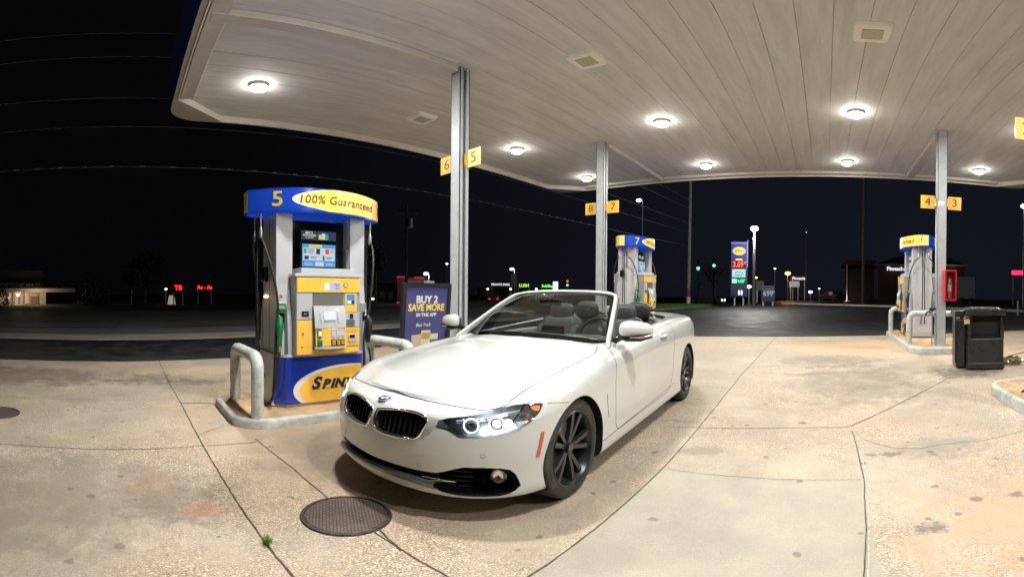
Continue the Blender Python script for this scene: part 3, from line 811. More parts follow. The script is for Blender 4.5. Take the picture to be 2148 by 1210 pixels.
mb = MB(); mb.box(-.60, -.45, .16, .60, 3.3, .26); mb.box(-.56, -.40, .26, .56, 3.4, .40); mb.build('underbody', dark_plastic, car)
for s in (1, -1):
    surf_patch('tail_lamp', [Vector((v * s, -u, z)) for u, v, z in ((-3.80, .45, .80), (-3.66, .80, .80), (-3.45, .87, .85), (-3.5, .84, .90), (-3.7, .75, .90), (-3.84, .45, .89))], (.5 * s, 1, 0), mat('tail_red', (.35, .01, .01), .15, coat=1), car, .003)
# ------------------------------------------------------------------ ground
def ground_mesh(xs, ys, dz, keep=None):
    v = [(x, y, gz(x, y) + dz) for y in ys for x in xs]; n = len(xs); f = []
    for j in range(len(ys) - 1):
        for i in range(n - 1):
            if keep is None or keep((xs[i] + xs[i + 1]) / 2, (ys[j] + ys[j + 1]) / 2): f.append((j * n + i, j * n + i + 1, (j + 1) * n + i + 1, (j + 1) * n + i))
    me = bpy.data.meshes.new('ground'); me.from_pydata(v, [], f); me.update()
    bm = bmesh.new(); bm.from_mesh(me); bmesh.ops.delete(bm, geom=[q for q in bm.verts if not q.link_faces], context='VERTS'); bm.to_mesh(me); bm.free()
    return me
def struct(name, me, m):
    o = addobj(name, me, None, m); o['kind'] = 'structure'
    me.polygons.foreach_set('use_smooth', [True] * len(me.polygons)); return o
def N(nt, t, **k):
    n = nt.nodes.new(t)
    for a, b in k.items():
        if a == 'op': n.operation = b
        elif a == 'bt': n.blend_type = b
        else: n.inputs[int(a[1:]) if a[1:].isdigit() else a].default_value = b
    return n
def concrete(name):
    m, nt, b = newmat(name); L = nt.links.new
    tc = N(nt, 'ShaderNodeTexCoord'); co = tc.outputs['Object']
    def noise(s, d=5, r=.6, vec=None):
        n = N(nt, 'ShaderNodeTexNoise'); n.inputs['Scale'].default_value = s; n.inputs['Detail'].default_value = d; n.inputs['Roughness'].default_value = r; L(vec or co, n.inputs['Vector']); return n.outputs['Fac']
    def rng_(src, a, b_, c=0., d=1.):
        n = N(nt, 'ShaderNodeMapRange'); n.inputs[1].default_value = a; n.inputs[2].default_value = b_; n.inputs[3].default_value = c; n.inputs[4].default_value = d; L(src, n.inputs[0]); return n.outputs[0]
    def mix(f, a, c, bt='MIX'):
        n = N(nt, 'ShaderNodeMixRGB'); n.blend_type = bt
        for i, q in ((0, f), (1, a), (2, c)):
            if isinstance(q, (int, float)): n.inputs[i].default_value = q
            elif isinstance(q, tuple): n.inputs[i].default_value = (*q, 1)
            else: L(q, n.inputs[i])
        return n.outputs[0]
    def math_(op, a, c=None):
        n = N(nt, 'ShaderNodeMath'); n.operation = op
        for i, q in ((0, a), (1, c)):
            if q is None: continue
            if isinstance(q, (int, float)): n.inputs[i].default_value = q
            else: L(q, n.inputs[i])
        return n.outputs[0]
    base = mix(rng_(noise(.55, 6, .65), .36, .64), (.345, .285, .212), (.500, .420, .315))
    warm = rng_(noise(.33, 4, .55), .50, .68)
    base = mix(math_('MULTIPLY', warm, .80), base, (.47, .335, .215))
    mid = rng_(noise(2.6, 8, .78), .38, .66); base = mix(math_('MULTIPLY', mid, .48), base, (.235, .18, .128))
    grey = rng_(noise(.8, 5, .7), .52, .66)
    base = mix(math_('MULTIPLY', grey, .55), base, (.27, .245, .205))
    # smooth newer slab between two joints
    sx = N(nt, 'ShaderNodeSeparateXYZ'); L(co, sx.inputs[0]); X, Y = sx.outputs[0], sx.outputs[1]
    wob = rng_(noise(9, 4), .3, .7, -.012, .012)
    Xw, Yw = math_('ADD', X, wob), math_('ADD', Y, wob)
    def box(x0, x1, y0, y1):
        r = None
        for v_, a, s_ in ((Xw, x0, 1), (Xw, x1, -1), (Yw, y0, 1), (Yw, y1, -1)):
            q = math_('GREATER_THAN', v_, a) if s_ > 0 else math_('LESS_THAN', v_, a)
            r = q if r is None else math_('MULTIPLY', r, q)
        return r
    slab = box(-1.10, .245, -4, 2.92)
    slabc = mix(rng_(noise(2.2, 6, .7), .3, .7), (.310, .275, .218), (.405, .362, .285))
    base = mix(slab, base, slabc)
    # exposed aggregate: coarse, only away from the slab and in worn patches
    vo = N(nt, 'ShaderNodeTexVoronoi'); vo.inputs['Scale'].default_value = 140; L(co, vo.inputs['Vector'])
    sepc = N(nt, 'ShaderNodeSeparateColor'); L(vo.outputs['Color'], sepc.inputs[0])
    worn = rng_(noise(.7, 4, .6), .44, .60)
    near = rng_(X, -2.2, 1.2); 
    agg = math_('MULTIPLY', math_('SUBTRACT', 1.0, slab), rng_(worn, 0, 1, .25, 1.0))
    pale = math_('MULTIPLY', math_('GREATER_THAN', sepc.outputs[0], .80), agg)
    dark = math_('MULTIPLY', math_('LESS_THAN', sepc.outputs[0], .17), agg)
    base = mix(math_('MULTIPLY', pale, .78), base, (.72, .60, .45)); base = mix(math_('MULTIPLY', dark, .68), base, (.15, .11, .08))
    fine = rng_(noise(160, 3, .7), .3, .7, .80, 1.18)
    cb = N(nt, 'ShaderNodeCombineColor'); [L(fine, cb.inputs[i]) for i in range(3)]
    base = mix(1.0, base, cb.outputs[0], 'MULTIPLY')
    # stains
    def stain(cx, cy, rx, ry, col, k, sc_=2.5):
        dx = math_('DIVIDE', math_('SUBTRACT', X, cx), rx); dy = math_('DIVIDE', math_('SUBTRACT', Y, cy), ry)
        r2 = math_('ADD', math_('MULTIPLY', dx, dx), math_('MULTIPLY', dy, dy))
        f = rng_(math_('ADD', r2, rng_(noise(sc_ * 1.3, 9, .8), .32, .68, -1.5, 1.5)), .2, 1.3, k, 0.)
        return f, col
    for a in ((-6.9, -1.9, .8, 1.9, (.17, .14, .105), .75), (-6.75, .35, .45, .55, (.15, .13, .11), .8, 5), (-6.4, 1.0, .25, .4, (.17, .15, .12), .7, 5), (-2.75, -.5, .75, .9, (.21, .175, .13), .55, 3),
              (-1.6, -.75, .7, .6, (.22, .19, .155), .45, 4), (-2.6, .25, .35, .3, (.16, .125, .09), .6, 5), (-2.45, .42, .12, .12, (.52, .20, .11), .35, 14), (-2.9, .15, .2, .2, (.42, .22, .14), .25, 9), (-2.3, -.75, .5, .55, (.19, .165, .135), .55, 4), (1.3, 2.0, .9, .8, (.48, .30, .17), .5, 3), (2.4, 3.3, .8, .7, (.46, .30, .18), .4, 3),
              (.45, 6.1, .9, 1.1, (.20, .165, .12), .6, 3), (.1, 7.6, .9, .5, (.20, .17, .13), .7, 3), (2.1, 6.5, .45, .35, (.12, .10, .075), .7, 5), (1.0, 3.55, .35, .30, (.22, .20, .16), .6, 6),
              (.55, 2.2, .09, .07, (.15, .13, .10), .9, 12), (.52, 3.42, .09, .05, (.13, .11, .09), .9, 12), (.37, 3.42, .05, .04, (.14, .12, .10), .9, 12), (1.15, 2.48, .05, .05, (.15, .12, .09), .8, 12), (.90, 2.5, .04, .04, (.15, .12, .09), .8, 12),
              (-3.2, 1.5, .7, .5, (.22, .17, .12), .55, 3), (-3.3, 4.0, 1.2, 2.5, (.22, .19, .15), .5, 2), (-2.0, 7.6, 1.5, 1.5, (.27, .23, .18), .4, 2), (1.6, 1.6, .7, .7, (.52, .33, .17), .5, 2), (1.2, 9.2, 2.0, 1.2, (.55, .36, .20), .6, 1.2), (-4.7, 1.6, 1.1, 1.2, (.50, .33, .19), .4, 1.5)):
        f, c = stain(*a); base = mix(f, base, c)
    # drips and gum
    for sc_, th, k in ((2.3, .095, .8), (1.3, .085, .75), (5.0, .16, .6), (3.4, .10, .7)):
        v2 = N(nt, 'ShaderNodeTexVoronoi'); v2.inputs['Scale'].default_value = sc_; v2.inputs['Randomness'].default_value = 1.0
        dv = N(nt, 'ShaderNodeVectorMath'); dv.operation = 'ADD'; L(co, dv.inputs[0])
        nv = N(nt, 'ShaderNodeTexNoise'); nv.inputs['Scale'].default_value = 14; L(co, nv.inputs['Vector'])
        s3 = N(nt, 'ShaderNodeVectorMath'); s3.operation = 'SCALE'; L(nv.outputs['Color'], s3.inputs[0]); s3.inputs['Scale'].default_value = .05; L(s3.outputs[0], dv.inputs[1])
        L(dv.outputs[0], v2.inputs['Vector'])
        sp = N(nt, 'ShaderNodeSeparateColor'); L(v2.outputs['Color'], sp.inputs[0])
        r_ = math_('MULTIPLY', sp.outputs[1], th); mk = rng_(math_('SUBTRACT', math_('MULTIPLY', v2.outputs['Distance'], 1 / sc_ if False else 1.0), r_), -.012, .010, k, 0.)
        base = mix(math_('MULTIPLY', mk, math_('GREATER_THAN', sp.outputs[0], .35)), base, (.12, .10, .075))
    L(base, b.inputs['Base Color'])
    rg = rng_(noise(1.4, 5, .6), .3, .7, .48, .80); L(rg, b.inputs['Roughness'])
    bp = N(nt, 'ShaderNodeBump'); bp.inputs['Strength'].default_value = .5; bp.inputs['Distance'].default_value = .004
    hh = math_('ADD', math_('MULTIPLY', noise(120, 3), .6), math_('MULTIPLY', math_('MULTIPLY', vo.outputs['Distance'], 1.5), agg)); L(hh, bp.inputs['Height']); L(bp.outputs[0], b.inputs['Normal'])
    return m
M_conc = concrete('forecourt_concrete')
def right_edge(x): return 11.28 + .235 * x
xs = list(np.arange(-8.55, 16.01, .35)); ys = list(np.arange(-14, 17.01, .35))
def clip_forecourt():
    v = []; f = []; n = len(xs)
    cols = []
    T = np.linspace(0, 1, 60)
    for x in xs:
        y0, y1 = -14, right_edge(x)
        cols.append([(x + (.05 * math.sin(y0 + t * 9) if x < -8.5 else 0), y0 + (y1 - y0) * t, gz(x, y0 + (y1 - y0) * t)) for t in T])
    mb = MB(); mb.grid(cols); return mb.mesh()
struct('forecourt', clip_forecourt(), M_conc)
asph = mat('asphalt', (.024, .024, .028), .62, mott=.6, scale=1.6, bump=.5, bscale=160, dirt=(.065, .060, .055), dscale=.8, rvar=.15)
gx = sorted(set([-900, -500, -300, -200, -140, -100, -80, -60, -50, -42, -36] + list(np.arange(-32, 30, 1.0)) + [32, 36, 42, 50, 60, 80, 110, 160, 250, 500, 900]))
gy = sorted(set([-900, -500, -250, -120, -80, -50, -35, -26] + list(np.arange(-20, 32, 1.0)) + [34, 38, 44, 50, 58, 66, 70, 76, 90, 110, 140, 200, 300, 500, 900]))
struct('ground', ground_mesh(gx, gy, -.03), asph)
road_m = mat('road_concrete', (.30, .285, .26), .7, mott=.25, scale=1.2, bump=.3, bscale=90, dirt=(.12, .11, .10), dscale=.6, aniso=(2.0, .12, 1))
strip_m = mat('gutter_concrete', (.58, .54, .44), .75, mott=.25, scale=2, bump=.3, bscale=90, dirt=(.16, .15, .13), dscale=1.2, aniso=(1, .4, 1))
def strip(name, x0, x1, y0, y1, dz, m, fx=None, ny=60, nx=4):
    mb = MB(); mb.grid([[((x0 + (x1 - x0) * i / nx + (fx(y) if fx else 0)), y, gz(x0 + (x1 - x0) * i / nx, y) + dz) for i in range(nx + 1)] for y in np.linspace(y0, y1, ny)])
    return struct(name, mb.mesh(), m)
strip('gutter', -14.6, -12.6, -60, 60, -.012, strip_m, lambda y: .12 * math.sin(y * .35) - .25 * math.exp(-((y + 1.0) / 2.2) ** 2) * 0)
strip('road', -34, -14.6, -300, 400, -.012, road_m, ny=200)
seam_m = mat('tar_seam', (.012, .012, .012), .6, mott=.3)
for x in (-17.4, -21.2, -27.8): strip('road_seam', x - .14, x + .14, -120, 160, -.006, seam_m, lambda y: .05 * math.sin(y * 1.3), ny=160, nx=1)
white_m = mat('road_paint', (.55, .55, .52), .6, mott=.3, scale=8)
for y0 in (-14, -4, 6, 16, 26): strip('lane_marking', -24.56, -24.42, y0, y0 + 3, -.003, white_m, ny=6, nx=1)
verge_m = mat('verge_grass', (.035, .055, .018), .9, mott=.4, scale=3, bump=.8, bscale=60)
strip('verge', -70, -34, -300, 400, .0, verge_m, ny=60)
# expansion joints, cracks
def crack(pts, w, jit=.3, seed=1):
    w *= .62
    r = random.Random(seed); P_ = catmull([(x, y, 0) for x, y in pts], 1) if len(pts) < 3 else [Vector((x, y, 0)) for x, y in pts]
    out = []
    for i in range(len(P_) - 1):
        d = (P_[i + 1] - P_[i]).length; k = max(1, int(d / .06))
        for q in range(k): out.append(P_[i].lerp(P_[i + 1], q / k))
    out.append(P_[-1]); rows = []
    for i, p in enumerate(out):
        t = (out[min(i + 1, len(out) - 1)] - out[max(0, i - 1)]).normalized(); s = Vector((-t.y, t.x, 0)); o = r.gauss(0, w * jit); a = w * (.5 + r.random() * .35); c = w * (.5 + r.random() * .35)
        row = []
        for q in (p + s * (o + a), p + s * (o - c)): row.append((q.x, q.y, gz(q.x, q.y) + .004))
        rows.append(row)
    mb.grid(rows)
joint_m = mat('joint_filler', (.085, .065, .045), .9, mott=.6, scale=25)
mb = MB()
crack([(-8.55, .55), (-6.25, .56), (-5.15, .59), (-3.74, .6), (-2.42, .62), (-1.66, .64), (2, .66)], .0115, .22, 1)
crack([(-3.60, -9), (-3.60, -1.1), (-3.61, .23), (-3.62, .58), (-3.60, 1.05)], .009, .4, 2)
crack([(-3.69, 1.07), (-2.95, 1.13), (-2.38, 1.14), (-1.63, 1.16), (-1.1, 1.17)], .0085, .3, 3)
crack([(-5.39, -9), (-5.39, -.93), (-5.41, -.01), (-5.45, .54)], .007, .4, 4)
crack([(-5.17, .61), (-5.12, .85), (-5.05, 1.0)], .02, .3, 5)
crack([(-3.93, .62), (-4.02, .70), (-4.09, .79), (-4.15, .9), (-4.17, .99)], .006, .8, 6)
crack([(-1.2, 11), (-1.18, 7.68), (-1.22, 6.41), (-1.2, 5.08), (-1.16, 4.12), (-1.11, 3.04), (-1.09, 1.5), (-1.08, .66)], .009, .2, 7)
crack([(-5.0, 4.0), (-1.52, 4.08), (-1.17, 4.14)], .007, .6, 8); crack([(-1.44, 3.9), (-1.11, 3.96), (-.41, 4.11), (.24, 4.18)], .009, .6, 9)
crack([(.25, 4.2), (.96, 5.16), (1.74, 6.17), (1.9, 6.3)], .010, .4, 10); crack([(1.74, 6.84), (1.76, 6.19), (2.4, 6.18), (4.5, 6.1)], .007, .5, 11)
crack([(.26, 4.06), (.27, 3.56), (.27, 2.92), (.25, 2.66), (.22, 2.23), (.17, 1.78), (.15, -2)], .0075, .2, 12)
crack([(-1.27, 6.85), (-.72, 7.1), (-.2, 7.05), (.37, 7.25), (.8, 7.5), (1.18, 7.67), (1.95, 8.04)], .010, .9, 13)
crack([(.34, 3.79), (.55, 3.56), (.79, 3.51), (1.0, 3.59), (1.34, 3.58), (1.58, 3.65), (1.81, 3.73), (2.4, 3.9)], .006, 1.0, 14)
crack([(-1.07, 2.90), (.245, 2.925)], .004, .8, 15); crack([(-1.9, 1.19), (-1.63, 1.15)], .012, .5, 16); crack([(.3, 5.6), (.5, 5.9), (.9, 5.8), (1.3, 6.1)], .006, 1.0, 17)
crack([(-1.0, 6.6), (-.3, 6.5), (.3, 6.75), (.9, 6.6)], .008, 1.2, 18)
jo = mb.build('expansion_joints', joint_m); jo['kind'] = 'structure'
# worn pale flecks of sealant beside the long joint
mb = MB(); crack([(.285, 3.5), (.288, 3.2), (.278, 2.9), (.268, 2.66)], .016, .3, 20); crack([(.262, 2.62), (.235, 2.23), (.185, 1.78), (.165, 0)], .010, .3, 21)
jo = mb.build('joint_sealant', mat('sealant', (.42, .40, .36), .7, mott=.4, scale=30)); jo['kind'] = 'structure'
# ------------------------------------------------------------------ manhole covers
def cover_mat():
    m, nt, b = newmat('cast_iron_tread'); L = nt.links.new
    tc = N(nt, 'ShaderNodeTexCoord'); mp = N(nt, 'ShaderNodeMapping'); mp.inputs['Rotation'].default_value = (0, 0, R(25)); L(tc.outputs['Object'], mp.inputs[0])
    br = N(nt, 'ShaderNodeTexBrick'); br.inputs['Scale'].default_value = 14; br.inputs['Mortar Size'].default_value = .028; br.inputs['Mortar Smooth'].default_value = .4; br.inputs['Color1'].default_value = (.16, .12, .105, 1); br.inputs['Color2'].default_value = (.125, .095, .085, 1); br.inputs['Mortar'].default_value = (.05, .038, .032, 1)
    L(mp.outputs[0], br.inputs['Vector'])
    n = N(nt, 'ShaderNodeTexNoise'); n.inputs['Scale'].default_value = 9; n.inputs['Detail'].default_value = 6; L(tc.outputs['Object'], n.inputs['Vector'])
    mx = N(nt, 'ShaderNodeMixRGB'); mx.blend_type = 'MIX'; r = N(nt, 'ShaderNodeMapRange'); r.inputs[1].default_value = .45; r.inputs[2].default_value = .7; r.inputs[4].default_value = .5; L(n.outputs['Fac'], r.inputs[0]); L(r.outputs[0], mx.inputs[0])
    L(br.outputs['Color'], mx.inputs[1]); mx.inputs[2].default_value = (.20, .15, .12, 1); L(mx.outputs[0], b.inputs['Base Color'])
    bp = N(nt, 'ShaderNodeBump'); bp.inputs['Distance'].default_value = .004; bp.invert = True; L(br.outputs['Fac'], bp.inputs['Height']); L(bp.outputs[0], b.inputs['Normal'])
    P(b, 'Roughness', .5); P(b, 'Metallic', .35); return m
iron = cover_mat(); iron2 = mat('cast_iron_frame', (.07, .055, .048), .6, .4, mott=.4, scale=20, bump=.3)
for (x, y), lab in (((-2.115, 1.125), 'round rusty manhole cover set in concrete in front of the car bumper'), ((-4.60, -1.44), 'dark round manhole cover cut off by the left edge of the picture')):
    e = empty('manhole_cover', (x, y, gz(x, y)), 0, lab, 'manhole cover', 'manhole covers'); e.rotation_euler.x = math.atan(.018)
    mb = MB(); mb.lathe([(.0005, .010), (.222, .010), (.226, .006)], 64); mb.build('lid', iron, e, smooth=30)
    mb = MB(); mb.lathe([(.228, .004), (.230, .011), (.246, .010), (.252, .0015), (.252, -.02), (.228, -.02)], 64, closed=True); mb.build('frame', iron2, e, smooth=40)
# ------------------------------------------------------------------ islands
kerb_m = mat('painted_kerb', (.46, .47, .43), .6, mott=.25, scale=10, bump=.3, bscale=60, dirt=(.22, .19, .14), dscale=6)
top_m = mat('island_concrete', (.46, .31, .175), .8, mott=.3, scale=4, bump=.4, bscale=90, dirt=(.20, .15, .10), dscale=3)
def island(x0, x1, y0, y1, r, h, lab):
    yc = (y0 + y1) / 2; z0 = gz((x0 + x1) / 2, yc); e = empty('pump_island', ((x0 + x1) / 2, yc, z0), 0, lab, 'pump island', 'raised pump islands')
    zz = lambda y: gz((x0 + x1) / 2, y) - z0
    def ring(ins, h_):
        return [(x - (x0 + x1) / 2, y - yc, zz(y) + h_) for x, y in rrect(x0 + ins, y0 + ins, x1 - ins, y1 - ins, r - ins, 10)]
    mb = MB()
    for a, b_ in (((.0, -.1), (0, h - .03)), ((0, h - .03), (.012, h - .008)), ((.012, h - .008), (.035, h)), ((.035, h), (.055, h)), ((.055, h), (.062, h - .006))):
        A_, B_ = ring(*a), ring(*b_); A_.append(A_[0]); B_.append(B_[0]); mb.grid([A_, B_])
    mb.build('kerb', kerb_m, e, smooth=50)
    A_ = ring(.058, h - .004); mb = MB(); mb.add(A_, [tuple(range(len(A_)))]); mb.build('island_top', top_m, e)
    return e
IH = .13
island(-5.26, -3.92, .97, 5.3, .34, .10, 'long raised concrete island under the nearest pump, beside the white car')
island(-5.30, -3.90, 8.1, 11.8, .34, IH, 'raised island under pump seven, hidden behind the white car')
island(1.60, 2.90, 8.05, 11.8, .34, IH, 'raised island with a pale kerb under pump four and its column')
island(2.08, 3.40, .9, 5.52, .34, .125, 'corner of a raised island cut off by the right edge')
def iz(y, x=-4.6, h=IH): return gz(x, y) + h

# ------------------------------------------------------------------ canopy
ceil_m = mat('ceiling_sheet', (.57, .575, .565), .75, mott=.12, scale=2.2, dirt=(.45, .445, .425), dscale=2.6, aniso=(2.4, .30, 1))
lip_m = mat('white_trim', (.66, .64, .58), .4, mott=.08, scale=3, coat=.2)
beam_m = mat('beam_paint', (.56, .545, .50), .4, mott=.08, scale=3)
blue_f = mat('fascia_blue', (.03, .07, .48), .35, coat=.3)
CZ = 4.82
X0, X1, Y0, Y1, CH = -8.05, 5.70, .78, 11.94, .90
canopy = empty('fuel_canopy', (-1.2, 6.3, CZ), 0, 'large beige panelled canopy roof over the pumps with blue fascia and grey columns', 'canopy')
def cpt(x, y, z): return (x + 1.2, y - 6.3, z - CZ)
def octo(o=0, c=CH):
    return [(X0 - o + c, Y0 - o), (X1 + o - c, Y0 - o), (X1 + o, Y0 - o + c), (X1 + o, Y1 + o - c), (X1 + o - c, Y1 + o), (X0 - o + c, Y1 + o), (X0 - o, Y1 + o - c), (X0 - o, Y0 - o + c)]
# ceiling: sheet pans running away from the camera, each a shallow tray with a groove between
mb = MB(); k = 0; x = X0
while x < X1 - .01:
    x1 = min(x + .405, X1); g = .0024
    def yl(q):
        y0, y1 = Y0, Y1
        if q < X0 + CH: y0 = Y0 + (X0 + CH - q); y1 = Y1 - (X0 + CH - q)
        if q > X1 - CH: y0 = Y0 + (q - X1 + CH); y1 = Y1 - (q - X1 + CH)
        return y0, y1
    a0, a1 = yl(x + g), yl(x1 - g); dz = rng.uniform(-.001, .001)
    cols = []
    for q, yy, z in ((x + g, a0, CZ + .03), (x + g, a0, CZ + dz), (x + g + .004, a0, CZ + dz - .002), (x1 - g - .004, a1, CZ + dz - .002), (x1 - g, a1, CZ + dz), (x1 - g, a1, CZ + .03)):
        cols.append([cpt(q, yy[0] + (yy[1] - yy[0]) * t, z) for t in np.linspace(0, 1, 12)])
    mb.grid(cols); x = x1
mb.build('ceiling', ceil_m, canopy)
o1, o2 = octo(0), octo(.02)
mb = MB()
def wallring(P_, Q_, z0, z1): 
    A_ = [cpt(x, y, z0) for x, y in P_]; B_ = [cpt(x, y, z1) for x, y in Q_]; A_.append(A_[0]); B_.append(B_[0]); mb.grid([A_, B_])
wallring(o1, o1, CZ - .125, CZ + .03); wallring(o1, o2, CZ - .125, CZ - .128); wallring(o2, o2, CZ - .128, CZ + .03)
mb.build('inner_trim', lip_m, canopy)
mb = MB()
P_ = octo(.025, CH); Q_ = rrect(X0 - .12, Y0 - .09, X1 + .12, Y1 + .09, .55, 8)
# soffit plate between the octagonal trim and the rounded fascia
outer = [cpt(x, y, CZ - .095) for x, y in Q_]; inner = [cpt(x, y, CZ - .095) for x, y in octo(.022, CH)]
bm = bmesh.new(); vo_ = [bm.verts.new(p) for p in outer]; vi_ = [bm.verts.new(p) for p in inner]
for L_ in (vo_, vi_):
    for i in range(len(L_)): bm.edges.new((L_[i], L_[(i + 1) % len(L_)]))
bmesh.ops.triangle_fill(bm, use_beauty=True, edges=bm.edges[:]); me_ = bpy.data.meshes.new('soffit'); bm.to_mesh(me_); bm.free(); addobj('soffit', me_, canopy, mat('soffit_grey', (.40, .39, .35), .5, mott=.1))
mb = MB(); A_ = [cpt(x, y, CZ - .10) for x, y in Q_]; B_ = [cpt(x, y, CZ + .95) for x, y in Q_]; A_.append(A_[0]); B_.append(B_[0]); mb.grid([A_, B_]); mb.build('fascia', blue_f, canopy, smooth=40)
mb = MB(); mb.add([cpt(x, y, CZ + .06) for x, y in rrect(X0 - .11, Y0 - .08, X1 + .11, Y1 + .08, .54, 8)], [tuple(range(36))]); mb.build('roof_deck', mat('deck', (.2, .2, .2), .8), canopy)
COLS = [(-4.6, 4.22), (-4.68, 8.42), (2.25, 8.46), (2.36, 4.3)]
for x, y0, y1 in ((-4.62, Y0 + .06, 4.1), (-4.68, 8.55, Y1 - .06), (2.25, 8.6, Y1 - .06)):
    mb = MB(); mb.box(x - .11 + 1.2, y0 - 6.3, -.115, x + .11 + 1.2, y1 - 6.3, -.004); mb.build('beam', beam_m, canopy, bevel=.012)
mb = MB(); mb.box(X0 + CH + 1.2, Y0 + .02 - 6.3, -.10, X1 - CH + 1.2, Y0 + .24 - 6.3, -.004); mb.box(X0 + .9 + 1.2, Y1 - .16 - 6.3, -.08, X1 - .9 + 1.2, Y1 - .02 - 6.3, -.004); mb.build('edge_beam', beam_m, canopy, bevel=.01)
col_m = mat('column_grey', (.42, .45, .47), .42, mott=.08, scale=5, coat=.15, dirt=(.33, .33, .31), dscale=7)
for x, y in COLS:
    b0 = gz(x, y) + IH - .006; e = .092
    mb = MB()
    for (a0, a1, c0, c1) in ((-e, e, -e, -e + .012), (-e, e, e - .012, e), (-.014, .014, -e + .012, e - .012)):
        mb.box(x + a0 + 1.2, y + c0 - 6.3, b0 - CZ, x + a1 + 1.2, y + c1 - 6.3, -.012)
    # boxed edges of the section
    for sx in (-1, 1):
        for sy in (-1, 1): mb.box(x + sx * e - .008 * (sx > 0) * 1 + 1.2 - (.0 if sx > 0 else 0), y + sy * (e - .03) - .03 - 6.3 + .0, b0 - CZ, x + sx * e + .008 * (sx < 0) + 1.2, y + sy * (e - .03) + .03 - 6.3, -.012)
    c_ = mb.build('column', col_m, canopy)
    mb = MB(); mb.box(x - .17 + 1.2, y - .17 - 6.3, -.014, x + .17 + 1.2, y + .17 - 6.3, -.004); mb.build('top_plate', beam_m, c_)
    mb = MB(); mb.box(x - .15 + 1.2, y - .15 - 6.3, b0 - CZ - .002, x + .15 + 1.2, y + .15 - 6.3, b0 - CZ + .014)
    for sx in (-1, 1):
        for sy in (-1, 1): mb.cyl(x + sx * .12 + 1.2, y + sy * .12 - 6.3, b0 - CZ, b0 - CZ + .035, .012, 8)
    mb.build('base_plate', col_m, c_)
# ------------------------------------------------------------------ canopy lights
hous = mat('light_housing', (.82, .80, .74), .4, mott=.06)
lens_on = glow('lit_lens', (1.0, .96, .88), 110.0); lens_off = mat('unlit_lens', (.48, .44, .36), .3, mott=.12, scale=14, coat=.4)
LX, LY = (-6.53, -3.04, .50, 3.90), (1.93, 5.02, 7.75, 10.85)
rown = {1.93: 'front', 5.02: 'second', 7.75: 'third', 10.85: 'back'}; coln = {-6.53: 'leftmost', -3.04: 'second', .50: 'third', 3.90: 'rightmost'}
LAB = {(-6.53, 1.93): 'bright lit canopy lamp alone near the left front corner of the ceiling', (-6.53, 7.75): 'lit canopy lamp over the gap between the two grey left columns', (-6.53, 10.85): 'lit canopy lamp at the far left corner beside the column with signs 8 and 7',
       (-3.04, 7.75): 'bright lit canopy lamp above the windscreen of the white car', (-3.04, 10.85): 'lit canopy lamp near the far edge, right of sign 7', (.50, 7.75): 'brightest lit canopy lamp right of the middle of the ceiling', (.50, 10.85): 'lit canopy lamp near the far edge, left of the column with sign 4', (3.90, 10.85): 'lit canopy lamp at the far right, right of the column with sign 3',
       (-6.53, 5.02): 'unlit square canopy lamp above the nearest pump, left of the first column', (-3.04, 5.02): 'unlit square canopy lamp at top centre of the ceiling', (.50, 5.02): 'unlit square canopy lamp at the top right of the ceiling',
       (-3.04, 1.93): 'lit canopy lamp overhead above the picture, second in the front row', (.50, 1.93): 'lit canopy lamp overhead above the picture, third in the front row', (3.90, 1.93): 'lit canopy lamp out of view at the near right corner', (3.90, 5.02): 'unlit canopy lamp out of view over the right island', (3.90, 7.75): 'lit canopy lamp just beyond the right edge'}
for ly in LY:
    for lx in LX:
        off = ly == 5.02
        e = empty('canopy_light', (lx, ly, CZ - .002), 0, LAB[(lx, ly)], 'ceiling light', 'unlit canopy lamps' if off else 'lit canopy lamps')
        hw = .215 if off else .165
        mb = MB()
        if off:
            mb.prism(rrect(-hw, -hw, hw, hw, .06, 5), -.045, 0, taper=1.08); mb.prism(rrect(-hw + .015, -hw + .015, hw - .015, hw - .015, .05, 5), -.058, -.045, taper=1.07)
            mb.build('housing', hous, e, bevel=.006)
        else:
            mb.lathe([(.0005, -.058), (.132, -.058), (.150, -.030), (.165, 0), (.0005, 0)], 36); mb.build('housing', hous, e, smooth=40)
        if off:
            mb = MB(); mb.prism(rrect(-.115, -.115, .115, .115, .02, 4), -.064, -.052); mb.prism(rrect(-.125, -.125, .125, .125, .02, 4), -.060, -.054, ); mb.build('lens', lens_off, e, bevel=.003)
        else:
            mb = MB(); mb.lathe([(.0005, -.125), (.07, -.118), (.115, -.095), (.132, -.058)], 32); mb.build('lens', lens_on, e, smooth=60)
            l = bpy.data.lights.new('lamp', 'AREA'); l.shape = 'DISK'; l.size = .26; l.energy = LAMP_W * {1.93: 1.5, 7.75: 1.0, 10.85: .75}[ly]; l.color = (1.0, .985, .95)
            o = bpy.data.objects.new('lamp', l); o.parent = e; o.location = (0, 0, -.135); sc.collection.objects.link(o)
